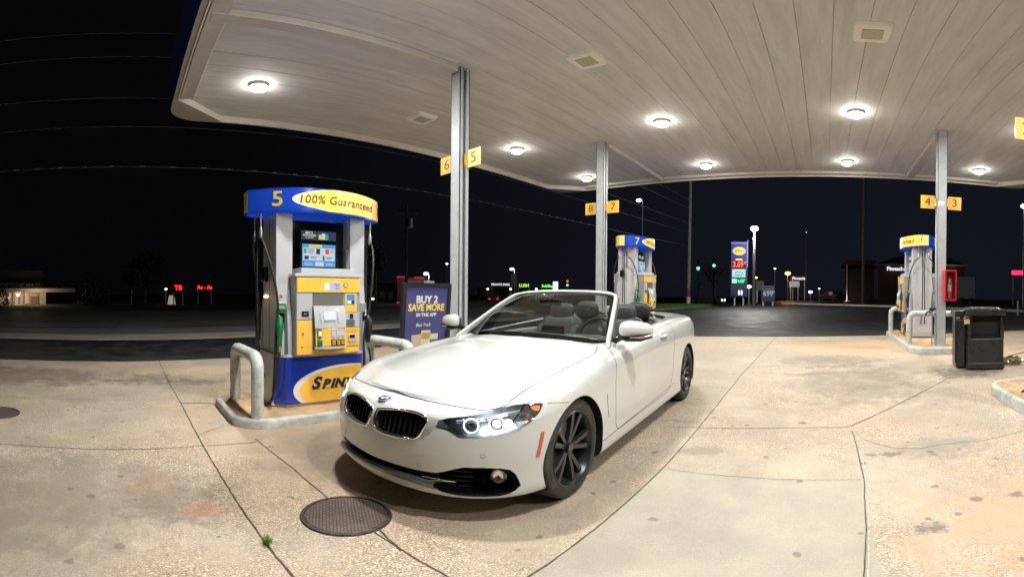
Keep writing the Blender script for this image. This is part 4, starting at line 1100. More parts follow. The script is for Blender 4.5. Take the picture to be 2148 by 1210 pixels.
# ------------------------------------------------------------------ number signs on the columns
yel = mat('sign_yellow', (.80, .46, .06), .38, mott=.05, scale=8, coat=.2); ink = mat('sign_ink', (.10, .055, .01), .5)
def number_sign(n, x, y, side, lab):
    e = empty('number_sign', (x + side * .093, y, 3.27), 0, lab, 'number sign', 'yellow pump number signs')
    w, h = .275, .27
    pl = [(side * a, b) for a, b in ((0, .085), (.045, .085), (.045, h / 2), (.045 + w, h / 2), (.045 + w, -h / 2), (.045, -h / 2), (.045, -.085), (0, -.085))]
    if side < 0: pl = pl[::-1]
    mb = MB(); mb.prism(pl, -.006, .006, M=XZ()); mb.build('plate', yel, e, bevel=.002)
    for q, flip in ((-.0075, 0), (.0075, 1)):
        M = Matrix.Translation((side * (.045 + w / 2), q, 0)) @ (Matrix.Rotation(R(180), 4, 'Z') if flip else Matrix()) @ Matrix.Rotation(R(90), 4, 'X')
        text('numeral', n, ink, e, M, size=.225, ext=.001, bold=-.001, sx=1.15)
number_sign('6', *COLS[0], -1, 'yellow number 6 sign on the left of the nearest column'); number_sign('5', *COLS[0], 1, 'yellow number 5 sign on the right of the nearest column')
number_sign('8', *COLS[1], -1, 'yellow number 8 sign left of the middle column'); number_sign('7', *COLS[1], 1, 'yellow number 7 sign right of the middle column')
number_sign('4', *COLS[2], -1, 'yellow number 4 sign left of the right hand column'); number_sign('3', *COLS[2], 1, 'yellow number 3 sign right of the right hand column')
number_sign('2', *COLS[3], -1, 'yellow number 2 sign cut off at the right edge')
# ------------------------------------------------------------------ fuel pumps (local: front faces -Y, width along X, origin on the island top)
pgrey = mat('pump_grey', (.47, .48, .50), .32, mott=.04, coat=.3); pgrey2 = mat('pump_grey_dark', (.30, .305, .31), .4, mott=.06, coat=.2)
pyel = mat('pump_yellow', (.93, .55, .075), .3, mott=.05, scale=5, coat=.4); pblue = mat('pump_blue', (.012, .035, .32), .25, mott=.08, scale=4, coat=.5)
hblue = mat('hood_blue', (.01, .05, .42), .2, coat=.6); under_b = glow('hood_underside', (.01, .09, .75), .35)  # underside is no lamp: its glow stands in for light through translucent plastic
hyel = mat('hood_yellow', (.95, .62, .12), .25, coat=.5); cream = mat('crescent_white', (.78, .77, .70), .3, coat=.4)
tblk = mat('text_black', (.015, .015, .02), .4); tnavy = mat('text_navy', (.01, .015, .06), .4); twht = mat('text_white', (.8, .8, .78), .4); tyel = mat('text_yellow', (.9, .68, .12), .4); tbrown = mat('text_brown', (.16, .09, .01), .4)
scr_l = glow('display_lilac', (.62, .60, .85), .9); scr_w = glow('display_white', (.75, .85, .90), 1.0); scr_b = glow('screen_blue', (.10, .36, .75), .8); scr_n = glow('screen_navy', (.03, .06, .14), .8); scr_p = glow('screen_pale', (.65, .75, .85), .8)
scr_y = glow('screen_yellow', (.80, .68, .08), .9); scr_g = glow('screen_green', (.08, .40, .20), .8); scr_r = glow('screen_red', (.7, .12, .08), .8); scr_wt = glow('screen_text', (.85, .88, .92), 1.0)
green = mat('nozzle_green', (.01, .17, .06), .35, coat=.3); blk = mat('hose_black', (.012, .012, .012), .5, bump=.1); kpad = mat('keypad', (.30, .31, .32), .3, .5)
red_m = mat('red_enamel', (.55, .015, .03), .3, coat=.5)
steel = mat('bare_steel', (.5, .5, .5), .3, .9)
def rect(mb, x0, z0, x1, z1, y, t=.002): mb.box(x0, y - t, z0, x1, y, z1)
def flatbox(name, m, parent, x0, z0, x1, z1, y, t=.004, bevel=0):
    mb = MB(); mb.box(x0, y - t, z0, x1, y, z1); return mb.build(name, m, parent, bevel=bevel)
def txt(name, body, m, parent, x, z, y, size, **k):
    return text(name, body, m, parent, Matrix.Translation((x, y, z)) @ Matrix.Rotation(R(90), 4, 'X'), size=size, **k)
def clip_poly(poly, x0, z0, x1, z1):
    def cl(P_, ins, it):
        o = []
        for i in range(len(P_)):
            a, b = P_[i - 1], P_[i]
            if ins(b):
                if not ins(a): o.append(it(a, b))
                o.append(b)
            elif ins(a): o.append(it(a, b))
        return o
    def ix(c): return lambda a, b: (c, a[1] + (b[1] - a[1]) * (c - a[0]) / (b[0] - a[0]))
    def iz_(c): return lambda a, b: (a[0] + (b[0] - a[0]) * (c - a[1]) / (b[1] - a[1]), c)
    for f_, g_ in ((lambda p: p[0] >= x0, ix(x0)), (lambda p: p[0] <= x1, ix(x1)), (lambda p: p[1] >= z0, iz_(z0)), (lambda p: p[1] <= z1, iz_(z1))): poly = cl(poly, f_, g_)
    return poly
def pump_side(root, s, num):
    "everything on one selling face; s = +1 front, -1 back"
    M0 = Matrix() if s > 0 else Matrix.Rotation(R(180), 4, 'Z')
    def put(o):
        if s < 0: o.rotation_euler = (0, 0, math.pi)
        return o
    # lower panel oval and lettering
    lp = [(-.56, -.22), (-.44, -.325), (.44, -.325), (.56, -.22), (.56, 0), (-.56, 0)]
    mb = MB(); mb.prism(lp, .03, .535); pan = put(mb.build('lower_panel', pblue, root, bevel=.006))
    mb = MB(); mb.prism([(x * .985, y * .96) for x, y in lp], 0, .03); put(mb.build('plinth', pgrey2, root))
    ell = lambda cx, cz, a, b: [(cx + a * math.cos(t), cz + b * math.sin(t)) for t in np.linspace(0, 2 * math.pi, 73)[:-1]]
    for nm, m_, e_, y in (('oval_border', cream, ell(.27, .17, .64, .262), -.3262), ('oval', pyel, ell(.36, .165, .66, .248), -.3275)):
        pl = clip_poly(e_, -.437, .034, .437, .53); mb = MB(); mb.prism(pl, 0, .0012, M=XZ(y + .0012)); mb.build(nm, m_, pan)
        if nm == 'oval':
            pl = clip_poly(ell(.36, .165, .66 - .25, .2), .44, .034, .56, .5)
    w_ = lambda c: c
    for ch, x, sz in (('S', -.10, .175), ('P', .018, .128), ('I', .098, .128), ('N', .180, .128), ('X', .300, .128)):
        text('lettering', ch, tnavy, pan, Matrix.Translation((x - .02, -.3285, .185)) @ Matrix.Rotation(R(90), 4, 'X'), size=sz, bold=.0085, shear=.30, ext=.0008, yalign='BOTTOM_BASELINE', sx=1.15)
    mb = MB()
    for k in range(10): mb.box(-.16 + k * .055, -.3292, .170, -.12 + k * .055, -.328, .176)
    mb.build('dashes', tnavy, pan)
    # skirt trim
    mb = MB(); mb.prism([(x * 1.004, y * 1.01) for x, y in lp], .535, .565); put(mb.build('trim', pgrey, root, bevel=.003))
    # cabinet
    mb = MB(); mb.box(-.375, -.40, .555, .375, -.05, 1.375); cab = put(mb.build('cabinet', pgrey2, root, bevel=.008))
    mb = MB(); mb.box(-.39, -.415, 1.375, .39, -.02, 1.41); mb.box(-.30, -.36, 1.41, .33, -.02, 1.47); mb.build('shelf', pgrey, cab, bevel=.006)
    F = -.402
    flatbox('price_panel', pyel, cab, -.365, 1.215, .365, 1.365, F, .010, .003)
    flatbox('price_display', scr_l, cab, .005, 1.235, .135, 1.320, F - .010, .002)
    flatbox('display_label', twht, cab, -.06, 1.24, .0, 1.315, F - .010, .0012)
    txt('display_digits', '762', mat('lcd_digit', (.05, .05, .12), .5), cab, .085, 1.292, F - .0135, .045, ext=.0006); txt('display_digits', '1865', mat('lcd_digit2', (.05, .05, .12), .5), cab, .085, 1.257, F - .0135, .026, ext=.0006)
    mb = MB(); mb.lathe([(.0005, .004), (.024, .004), (.028, 0)], 24, M=Matrix.Translation((.19, F - .010, 1.29)) @ Matrix.Rotation(R(90), 4, 'X')); mb.build('seal_badge', mat('badge_brown', (.35, .12, .05), .4), cab, smooth=30)
    mb = MB(); mb.lathe([(.0005, .0055), (.014, .0055), (.015, .004)], 20, M=Matrix.Translation((.19, F - .010, 1.29)) @ Matrix.Rotation(R(90), 4, 'X')); mb.build('badge_centre', twht, cab, smooth=30)
    flatbox('printer_panel', pgrey, cab, -.365, .935, -.195, 1.205, F, .006, .002); flatbox('reader', gloss_black, cab, -.315, .965, -.235, 1.020, F - .006, .004); txt('reader_mark', '>=', twht, cab, -.275, .992, F - .0105, .03)
    flatbox('lock_panel', pyel, cab, -.365, .57, -.195, .925, F, .008, .003)
    mb = MB()
    mb.cyl(0, 0, 0, .008, .012, 14, M=Matrix.Translation((-.30, F - .008, .79)) @ Matrix.Rotation(R(90), 4, 'X')); mb.build('lock', steel, cab, smooth=40)
    mb = MB(); mb.cyl(0, 0, 0, .004, .008, 12, M=Matrix.Translation((-.31, F - .008, .65)) @ Matrix.Rotation(R(90), 4, 'X')); mb.build('keyhole', tblk, cab)
    # recessed bay above, bulging screen fascia, grade buttons
    flatbox('bay', mat('bay_grey', (.13, .13, .13), .5), cab, -.185, 1.06, .165, 1.205, F, .003)
    mb = MB(); mb.grid([[(x, F - yy - .012 * math.cos(x * 8), z) for x in np.linspace(-.19, .17, 9)] for yy, z in ((.0, 1.075), (.025, 1.07), (.055, .95), (.065, .845), (.04, .835))]); mb.build('screen_fascia', pgrey, cab, smooth=40)
    def on_f(x, z): return F - .062 + (z - .90) * .24 - .024
    mb = MB(); mb.add([(-.09, on_f(0, .93), .93), (.045, on_f(0, .93), .93), (.045, on_f(0, 1.02), 1.02), (-.09, on_f(0, 1.02), 1.02)], [(0, 1, 2, 3)]); mb.build('screen', scr_w, cab)
    mb = MB()
    for sx in (-.122, .077):
        for k in range(4): mb.cb(sx, on_f(0, .935 + k * .026), .935 + k * .026, .020, .006, .014)
    mb.build('soft_keys', twht, cab)
    mb = MB(); rows = [[(x, F - .035 - .055 * (1 - (x / .19) ** 2) + dy, z) for x in np.linspace(-.175, .175, 13)] for dy, z in ((.05, .845), (0, .84), (-.005, .66), (.05, .655))]; mb.grid(rows); mb.build('grade_panel', pyel, cab, smooth=30)
    mb = MB(); rows = [[(x, F - .035 - .068 * (1 - (x / .20) ** 2) + dy, z) for x in np.linspace(-.185, .185, 13)] for dy, z in ((.06, .655), (-.01, .655), (-.012, .632), (.06, .62))]; mb.grid(rows); mb.build('grade_rim', pgrey, cab, smooth=30)
    for x, c, lab in ((-.135, green, ''), (.0 + .005, None, '87'), (.062, None, '89'), (.122, None, '93')):
        y = F - .040 - .055 * (1 - (x / .19) ** 2)
        mb = MB(); mb.cb(x, y, .785, .046, .008, .10); mb.build('price_label', c or mat('label_lilac', (.42, .42, .60), .4), cab, bevel=.003)
        mb = MB(); mb.cb(x, y - .004, .79, .034, .008, .05); mb.build('price_window', scr_p if c is None else scr_w, cab, bevel=.002)
        mb = MB(); mb.cb(x, y - .004, .693, .050, .026, .058); bt = mb.build('grade_button', gloss_black if c is None else green, cab, bevel=.006)
        mb = MB(); mb.cb(x, y - .018, .693, .034, .006, .040); mb.build('button_face', pyel if c is None else green, bt, bevel=.004)
        if lab: txt('grade_number', lab, tblk, bt, x, .693, y - .0215, .026, ext=.0005, bold=.0006)
    # payment column
    flatbox('card_panel', pyel, cab, .185, 1.005, .330, 1.205, F, .008, .003); flatbox('media_screen', scr_b, cab, .205, 1.085, .305, 1.195, F - .008, .002); flatbox('media_text', twht, cab, .215, 1.095, .26, 1.13, F - .010, .001); flatbox('media_tile', scr_n, cab, .265, 1.095, .297, 1.13, F - .010, .001)
    flatbox('payment_panel', pgrey, cab, .185, .845, .365, 1.0, F, .006, .002); flatbox('card_slot', gloss_black, cab, .245, .935, .285, .985, F - .006, .006)
    flatbox('keypad', mat('keypad_plate', (.10, .10, .10), .4), cab, .205, .855, .305, .925, F - .006, .004)
    mb = MB()
    for i in range(5):
        for j in range(4): mb.cb(.218 + i * .0185, F - .012, .866 + j * .0165, .013, .004, .011)
    mb.build('keys', kpad, cab)
    flatbox('receipt_panel', pyel, cab, .185, .64, .365, .835, F, .008, .003); flatbox('receipt_slot', pgrey, cab, .225, .685, .335, .765, F - .008, .010, .003); flatbox('slot_mouth', gloss_black, cab, .24, .725, .30, .76, F - .018, .002)
    for k, (z, w) in enumerate(((.818, .14), (.803, .12), (.788, .13))): flatbox('small_print', mat('print_brown', (.30, .16, .02), .5), cab, .205, z, .205 + w, z + .004, F - .008, .0008)
    flatbox('bottom_panel', pyel, cab, -.185, .57, .365, .63, F, .004, .002)
    # nozzles with boots
    for sx, nm, gm in ((-1, 'green', green), (1, 'black', blk)):
        mb = MB(); mb.prism([(-.075, .56), (.075, .56), (.07, .80), (.06, 1.0), (.045, 1.10), (-.045, 1.10), (-.06, 1.0), (-.07, .80)], 0, .06, M=Matrix.Translation((sx * .465, -.235, 0)) @ Matrix.Rotation(R(30 * sx), 4, 'Z') @ XZ()); boot = put(mb.build('nozzle_boot', pgrey2 if sx > 0 else mat('boot_green_grey', (.10, .14, .12), .4), root, bevel=.006))
        Mn = Matrix.Translation((sx * .465, -.235, 0)) @ Matrix.Rotation(R(30 * sx), 4, 'Z')
        mb = MB(); mb.box(-.038, -.064, .90, .038, -.059, 1.0, M=Mn); mb.build('boot_mouth', gloss_black, boot)
        if sx < 0:
            mb = MB(); mb.box(-.055, -.066, 1.035, .055, -.060, 1.085, M=Mn); mb.build('boot_label', mat('label_green', (.10, .42, .10), .4), boot)
            text('label_text', 'DIESEL', twht, boot, Mn @ Matrix.Translation((0, -.0665, 1.06)) @ Matrix.Rotation(R(90), 4, 'X'), size=.030, ext=.0005, bold=.0005)
            mb = MB(); mb.cyl(0, 0, 0, .006, .018, 16, M=Mn @ Matrix.Translation((.0, -.062, 1.17)) @ Matrix.Rotation(R(90), 4, 'X')); mb.build('stop_button', mat('stop_pink', (.5, .12, .10), .4), boot, smooth=40)
        mb = MB(); mb.tube([(0, -.07, .935), (.0, -.10, .945), (.0, -.125, .90), (.0, -.13, .84), (.0, -.12, .74), (0, -.115, .66)], [.020, .030, .034, .036, .026, .020], 12, M=Mn)
        mb.tube([(0, -.075, .90), (0, -.080, .80), (0, -.085, .70), (0, -.115, .665)], .010, 8, M=Mn)
        nz = put(mb.build('nozzle', gm, root, smooth=60))
        mb = MB(); mb.tube([(0, -.115, .665), (0, -.115, .60)], [.020, .014], 10, M=Mn); mb.build('swivel', steel, nz, smooth=60)
        # hose: from the nozzle it drops almost to the island and climbs to the hood
        hp = catmull([Mn @ Vector(q) for q in ((0, -.115, .61), (.01 * sx, -.14, .45), (-.05, -.16, .18), (-.10, -.155, .075), (-.075, -.12, .10), (-.06, -.10, .35), (-.045, -.09, .75))] + [Vector((sx * .545, -.33, 1.1)), Vector((sx * .60, -.30, 1.45)), Vector((sx * .655, -.20, 1.72)), Vector((sx * .665, -.12, 1.80))], 6)
        mb = MB(); mb.tube(hp, .0125, 8); put(mb.build('hose', blk, root, smooth=60))
        mb = MB(); mb.tube([(sx * .665, -.12, 1.78), (sx * .665, -.12, 1.86), (sx * .665, -.12, 1.92)], [.018, .022, .012], 10); mb.tube([(sx * .665, -.12, 1.92), (sx * .665, -.12, 2.05)], .012, 8); put(mb.build('hose_coupling', steel, root, smooth=50))
        hp2 = [Vector((sx * .67, -.03, 2.03)), Vector((sx * .675, -.02, 1.7)), Vector((sx * .672, -.02, 1.1)), Vector((sx * .66, -.03, .55)), Vector((sx * .60, -.05, .30))]
        mb = MB(); mb.tube(catmull(hp2, 6), .012, 8); put(mb.build('hose', blk, root, smooth=60))
    # advertising screens in the gap between the towers
    flatbox('back_panel', gloss_black, root, -.33, 1.41, .36, 2.03, -.02 if s > 0 else -.02, .01) if False else None
    mb = MB(); mb.box(-.335, -.05, 1.45, .36, -.035, 2.02); bp_ = put(mb.build('void_panel', gloss_black, root))
    mb = MB(); mb.box(-.235, -.17, 1.47, .205, -.05, 1.90); mo = mb.build('monitor', gloss_black, bp_, bevel=.006)
    Y = -.172
    flatbox('ad_screen', scr_b, mo, -.215, 1.495, .185, 1.745, Y); flatbox('ad_page', scr_p, mo, -.205, 1.565, .175, 1.705, Y - .005, .001)
    flatbox('ad_strip', scr_y, mo, -.14, 1.712, .02, 1.738, Y - .005, .001); flatbox('ad_box', scr_p, mo, -.06, 1.505, .04, 1.55, Y - .005, .001)
    for x, z, w, h, m_ in ((-.195, 1.64, .03, .055, scr_g), (.06, 1.64, .045, .055, scr_r), (-.05, 1.635, .045, .06, tblk), (-.19, 1.575, .05, .04, scr_n), (.03, 1.57, .02, .05, scr_n)): flatbox('ad_picture', m_, mo, x, z, x + w, z + h, Y - .0062, .0008)
    for x, z, w in ((-.15, 1.685, .07), (-.15, 1.665, .07), (-.15, 1.645, .06), (.12, 1.685, .04), (.12, 1.66, .04), (-.12, 1.60, .08), (-.12, 1.585, .07), (.07, 1.60, .08), (.07, 1.585, .06), (-.19, 1.53, .09), (-.19, 1.515, .10), (.07, 1.53, .09), (.07, 1.515, .08)): flatbox('ad_line', scr_n if z > 1.56 else scr_p, mo, x, z, x + w, z + .006, Y - .0062, .0008)
    flatbox('topper_screen', scr_n, mo, -.225, 1.79, .19, 1.89, Y); txt('topper_text', 'BUY 2', scr_wt, mo, -.135, 1.868, Y - .006, .032, ext=.0005, bold=.0008); txt('topper_text', 'SAVE MORE', scr_y, mo, -.130, 1.840, Y - .006, .030, ext=.0005, bold=.0008); txt('topper_text', 'IN THE APP', scr_wt, mo, -.13, 1.814, Y - .006, .018, ext=.0005)
    for x, h, m_ in ((-.02, .055, scr_y), (.02, .07, scr_p), (.06, .06, scr_g)): flatbox('topper_bag', m_, mo, x, 1.80, x + .036, 1.80 + h, Y - .005, .001)
    # hood face: blue with number, pale crescent, yellow oval running off the right end
    HL, HD, HE = .80, .42, .075
    def hp_(t):      # t -1..1 along the face
        x = HL * t; y = -(HE + (HD - HE) * (1 - abs(t) ** 2.3)); return x, y
    def hpt(t, z, o=0):
        if t > 1: x, y = HL + o, -HE * (1 - (t - 1) * 5) 
        else:
            x, y = hp_(t); x1, y1 = hp_(min(1, t + .01)); x0, y0 = hp_(t - .01); d = Vector((x1 - x0, y1 - y0)).normalized(); x += d.y * o; y -= d.x * o
        return (x, y, z)
    Z0, Z1 = 2.07, 2.315
    put_l = lambda mb, nm, m_, par=None: put(mb.build(nm, m_, par or root, smooth=50))
    ts = np.linspace(-1, 1.4, 49)
    mb = MB(); mb.grid([[hpt(t, z) for t in ts] for z in (Z0, Z1)]); hf = put_l(mb, 'hood_face', hblue)
    def left_bound(q, t0, k): return t0 + k * (abs(2 * q - 1) ** 2.2)
    for nm, m_, t0, kk, o in (('crescent', cream, -.50, .50, .0015), ('hood_oval', hyel, -.41, .46, .003)):
        rows = []
        for q in np.linspace(0, 1, 17):
            z = Z0 + (Z1 - Z0) * q; tl = left_bound(q, t0, kk); rows.append([hpt(tl + (1.4 - tl) * r, z, o) for r in np.linspace(0, 1, 30)])
        mb = MB(); mb.grid(rows); mb.build(nm, m_, hf, smooth=60)
    def wrapf(cx, cz, o): return lambda c: Vector(hpt((cx + c.x) / HL, cz + c.y, o))
    text('hood_number', num, cream if num != '5' else tyel, hf, None, wrap=wrapf(-.535, 2.19, .003), size=.225, bold=.004, ext=.0008, res=6)
    text('hood_text', '100% Guaranteed', tbrown, hf, None, wrap=wrapf(.14, 2.19, .006), size=.125, shear=.12, bold=.0010, ext=.0008, sx=1.02, space=1.05)
def fuel_pump(x, y, rz, front, back, lab, h=IH):
    root = empty('fuel_pump', (x, y, gz(x, y) + h - .006), R(rz), lab, 'fuel pump', 'blue and yellow fuel pumps')
    pump_side(root, 1, front); pump_side(root, -1, back)
    mb = MB(); HL, HD, HE = .80, .42, .075
    out = [(HL * t, -(HE + (HD - HE) * (1 - abs(t) ** 2.3))) for t in np.linspace(-1, 1, 25)]; out = out + [(-a, -b) for a, b in out]
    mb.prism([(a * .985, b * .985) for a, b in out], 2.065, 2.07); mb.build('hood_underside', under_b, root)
    mb = MB(); mb.prism([(a * .99, b * .99) for a, b in out], 2.295, 2.312); mb.build('hood_top', hblue, root)
    mb = MB()
    for z in (2.052, 2.306): 
        A_ = [(a * 1.004, b * 1.004, z) for a, b in out] + [(out[0][0] * 1.004, out[0][1] * 1.004, z)]; B_ = [(p[0], p[1], z + .010) for p in A_]; mb.grid([A_, B_])
    mb.build('hood_edge', pblue, root, smooth=40)
    for s in (-1, 1):
        # tower: side profile in y-z, wide foot narrowing in a curve
        pr = [(-.215, 0), (.215, 0), (.215, .52), (.305, .56), (.305, .78), (.29, .95), (.245, 1.12), (.225, 1.3), (.225, 2.06), (-.225, 2.06), (-.225, 1.3), (-.245, 1.12), (-.29, .95), (-.305, .78), (-.305, .56), (-.215, .52)]
        Mt = Matrix(((0, 0, 1, 0), (1, 0, 0, 0), (0, 1, 0, 0), (0, 0, 0, 1)))
        mb = MB(); mb.prism([(a, b) for a, b in pr if b >= .5 or True], .345 if s > 0 else -.53, .53 if s > 0 else -.345, M=Mt)
        t_ = mb.build('side_tower', pgrey, root, bevel=.008)
        mb = MB(); mb.prism([(-.225, .0), (.225, .0), (.225, .57), (-.225, .57)], .52 * s, .575 * s, M=Mt); mb.build('side_cover', pgrey, t_, bevel=.01)
        mb = MB(); mb.box(.529 * s, -.003, .60, .5315 * s, .003, 2.04); mb.build('panel_joint', gap_m, t_)
    mb = MB(); mb.box(-.60, .04, 1.33, -.505, .14, 1.50); mb.build('card_box', gloss_black, root, bevel=.02)
    for k in range(4):
        mb = MB(); mb.box(.335, -.15, 1.50 + k * .055, .343, -.06, 1.54 + k * .055); mb.build('notice', mat('notice_grey', (.30, .30, .30), .5), root)
    return root
fuel_pump(-4.60, 2.02, 90, '5', '6', 'tall blue and yellow pump numbered five, nearest the camera beside the white car', .10)
fuel_pump(-4.64, 10.12, 90, '7', '8', 'distant blue and yellow pump numbered seven behind the white car')
fuel_pump(2.20, 10.42, -90, '4', '3', 'blue and yellow pump seen side on beside the column with signs 4 and 3')

# ------------------------------------------------------------------ hoop guards
hoop_m = mat('guard_paint', (.50, .53, .50), .45, mott=.15, scale=14, dirt=(.17, .15, .12), dscale=16, coat=.1, bump=.15)
def hoop(x0, x1, y, h, lab, r=.062, top=.60):
    z = gz((x0 + x1) / 2, y) + h
    e = (x0 + x1) / 2; w = (x1 - x0) / 2; q = .13
    pts = [(-w, 0, -.02), (-w, 0, top - q)] + [(-w + q - q * math.cos(a), 0, top - q + q * math.sin(a)) for a in np.linspace(.2, math.pi / 2, 6)]
    pts = pts + [(-a, b, c) for a, b, c in pts[::-1]]
    mb = MB(); mb.tube(pts, r, 18); o = mb.build('hoop_guard', hoop_m, None, smooth=60, loc=(e, y, z)); tag(o, lab, 'hoop guard', 'steel hoop guards')
    return o
hoop(-4.93, -4.03, 1.19, .095, 'scuffed grey steel hoop guard at the near end of the nearest island')
hoop(-4.93, -4.03, 2.96, .095, 'grey steel hoop guard between pump five and the poster stand')
hoop(1.70, 2.72, 8.84, .125, 'pale grey hoop guard standing in front of pump four'); hoop(1.70, 2.72, 11.35, .125, 'pale grey hoop guard behind pump four')
hoop(-5.05, -4.2, 8.95, .125, 'grey hoop guard on the far island hidden behind the car')
# ------------------------------------------------------------------ poster stand
pst = mat('poster_purple', (.06, .062, .20), .35, mott=.08, scale=3, coat=.3)
e = empty('poster_stand', (-4.42, 3.44, gz(-4.4, 3.44) + .05), R(90 - 3), 'black framed purple poster stand reading BUY 2 SAVE MORE, beside the nearest column', 'poster stand')
T = Matrix.Translation((0, 0, .20)) @ Matrix.Rotation(R(5), 4, 'X')
mb = MB()
for a in ((-.37, 0, -.325, 1.16), (.325, 0, .37, 1.16), (-.325, 1.115, .325, 1.16), (-.325, 0, .325, .045)): mb.box(a[0], -.02, a[1], a[2], .02, a[3], M=T)
mb.build('frame', dark_plastic, e, bevel=.006)
mb = MB(); mb.box(-.325, -.004, .045, .325, .006, 1.115, M=T); po = mb.build('poster', pst, e)
mb = MB(); mb.box(-.36, -.22, 0, .36, .22, .06); mb.box(-.30, -.03, .05, -.26, .03, .30); mb.box(.26, -.03, .05, .30, .03, .30); mb.build('base', dark_plastic, e, bevel=.015)
mb = MB(); mb.box(-.05, -.015, 1.16, .09, .015, 1.19, M=T); mb.build('clip', pgrey2, e)
def ptx(b_, m_, x, z, s_, **k): text('poster_text', b_, m_, po, T @ Matrix.Translation((x, -.0055, z)) @ Matrix.Rotation(R(90), 4, 'X'), size=s_, ext=.0006, **k)
ptx('BUY 2', twht, .0, .955, .125, bold=.004); ptx('SAVE MORE', tyel, .0, .855, .120, bold=.004, sx=.88); ptx('IN THE APP', twht, .0, .765, .060, bold=.002); ptx('Beat Track', twht, -.04, .64, .062, shear=.3, sx=.8)
def pbox(nm, m_, x0, z0, x1, z1, y, rot=0):
    Mb = T @ Matrix.Translation(((x0 + x1) / 2, y, (z0 + z1) / 2)) @ Matrix.Rotation(R(rot), 4, 'Y'); mb = MB(); mb.cb(0, 0, 0, x1 - x0, .0012, z1 - z0, M=Mb); mb.build(nm, m_, po)
bag1, bag2, bag3 = mat('bag_cream', (.55, .42, .30), .5), mat('bag_white', (.62, .58, .48), .5), mat('bag_green', (.05, .24, .16), .5)
pbox('bag', bag1, -.20, .27, -.05, .52, -.0052, -4); pbox('bag', bag2, -.065, .29, .075, .57, -.0064); pbox('bag', bag3, .06, .27, .20, .53, -.0052, 1); pbox('bag_top', bag2, .062, .45, .198, .52, -.0062, 1)
pbox('bag_band', mat('bag_gold', (.50, .30, .08), .5), -.06, .46, .07, .54, -.0076); pbox('bag_band', mat('bag_red', (.50, .12, .07), .5), -.18, .33, -.07, .37, -.0066, -4)
for x, z, r in ((-.13, .22, .085), (.02, .215, .080), (.15, .225, .085)):
    for nm, m_, rr, y in (('rondel_rim', mat('rondel_rim', (.42, .55, .40), .4), r, -.0080), ('rondel', mat('rondel_dark', (.07, .13, .06), .4), r * .90, -.0090)):
        mb = MB(); mb.lathe([(.0004, .0008), (rr, .0008), (rr, 0)], 32, M=T @ Matrix.Translation((x, y, z)) @ Matrix.Rotation(R(90), 4, 'X')); mb.build(nm, m_, po)
    pbox('rondel_bar', bag2, x - r * .5, z - .006, x + r * .5, z + .008, -.0100, -8)
# ------------------------------------------------------------------ waste bin
bin_m = mat('bin_black', (.016, .016, .018), .32, mott=.3, scale=8, bump=.12, bscale=240, coat=.15, rvar=.1); 
e = empty('waste_bin', (2.57, 6.93, gz(2.57, 6.93)), R(-8), 'big black plastic waste bin with a square lid, near the column with the red box', 'waste bin')
w = .30
def bx(pts, z0, z1, nm, m_=bin_m, par=None, bevel=.012, M=None):
    mb = MB(); mb.prism(pts, z0, z1, M=M); return mb.build(nm, m_, par or e, bevel=bevel)
body = bx([(-w, -w), (w, -w), (w, w), (-w, w)], .0, .50, 'bin_body', bevel=.02)
bx([(-w - .012, -w - .012), (w + .012, -w - .012), (w + .012, w + .012), (-w - .012, w + .012)], .0, .10, 'plinth', par=body)
# upper part: cheeks slope in, mouth open at the front
mb = MB(); pr = [(-w, .66), (w, .66), (w, .78), (w - .05, .87), (-w + .05, .87), (-w, .78)]
mb.prism(pr, -w, -w + .04, M=XZ()) if False else None
for x0, x1 in ((-w, -w + .06), (w - .06, w)):
    mb.prism([(x0, .48), (x1, .48), (x1, .72), (x1 if x0 < 0 else x1 - .05, .87), (x0 + (.05 if x0 < 0 else 0), .87), (x0, .70)], -w * 1, w, M=Matrix(((1, 0, 0, 0), (0, 0, 1, 0), (0, 1, 0, 0), (0, 0, 0, 1))))
mb.box(-w + .055, w - .06, .48, w - .055, w, .87); mb.build('upper_shell', bin_m, body, bevel=.008)
mb = MB(); mb.box(-w + .05, -w + .12, .505, w - .05, w - .05, .86); mb.build('bin_mouth', gap_m, body)
mb = MB(); mb.add([(-w + .06, -w - .004, .502), (w - .06, -w - .004, .502), (w - .06, -w + .12, .56), (-w + .06, -w + .12, .56)], [(0, 1, 2, 3)]); mb.build('sill', bin_m, body)
mb = MB(); mb.prism(rrect(-w - .035, -w - .035, w + .035, w + .035, .03, 3), .865, .965, taper=1.0); mb.prism(rrect(-w + .02, -w + .02, w - .02, w - .02, .03, 3), .965, .99, taper=.92); lid = mb.build('bin_lid', bin_m, e, bevel=.015)
mb = MB(); mb.prism(rrect(-w + .09, -w + .09, w - .06, w - .09, .02, 3), .991, .996); mb.build('lid_plate', mat('lid_grey', (.16, .17, .18), .25, .3), lid)
# windscreen-wash side with water bucket and squeegee holder
sb = bx([(-w - .17, -.20), (-w - .012, -.20), (-w - .012, .22), (-w - .17, .22)], .02, .80, 'service_side', bevel=.02)
bx([(-w - .20, -.22), (-w - .035, -.22), (-w - .035, .24), (-w - .20, .24)], .83, .94, 'side_lid', bevel=.012)
mb = MB(); mb.box(-w - .20, -.26, .10, -w - .175, -.20, .93); mb.build('strap', bin_m, sb, bevel=.005)
mb = MB(); mb.box(-w + .02, -w - .012, .76, -w + .11, -w - .002, .83, M=Matrix.Rotation(R(-6), 4, 'Y')); mb.build('sticker', mat('sticker_tan', (.55, .38, .20), .5), body)
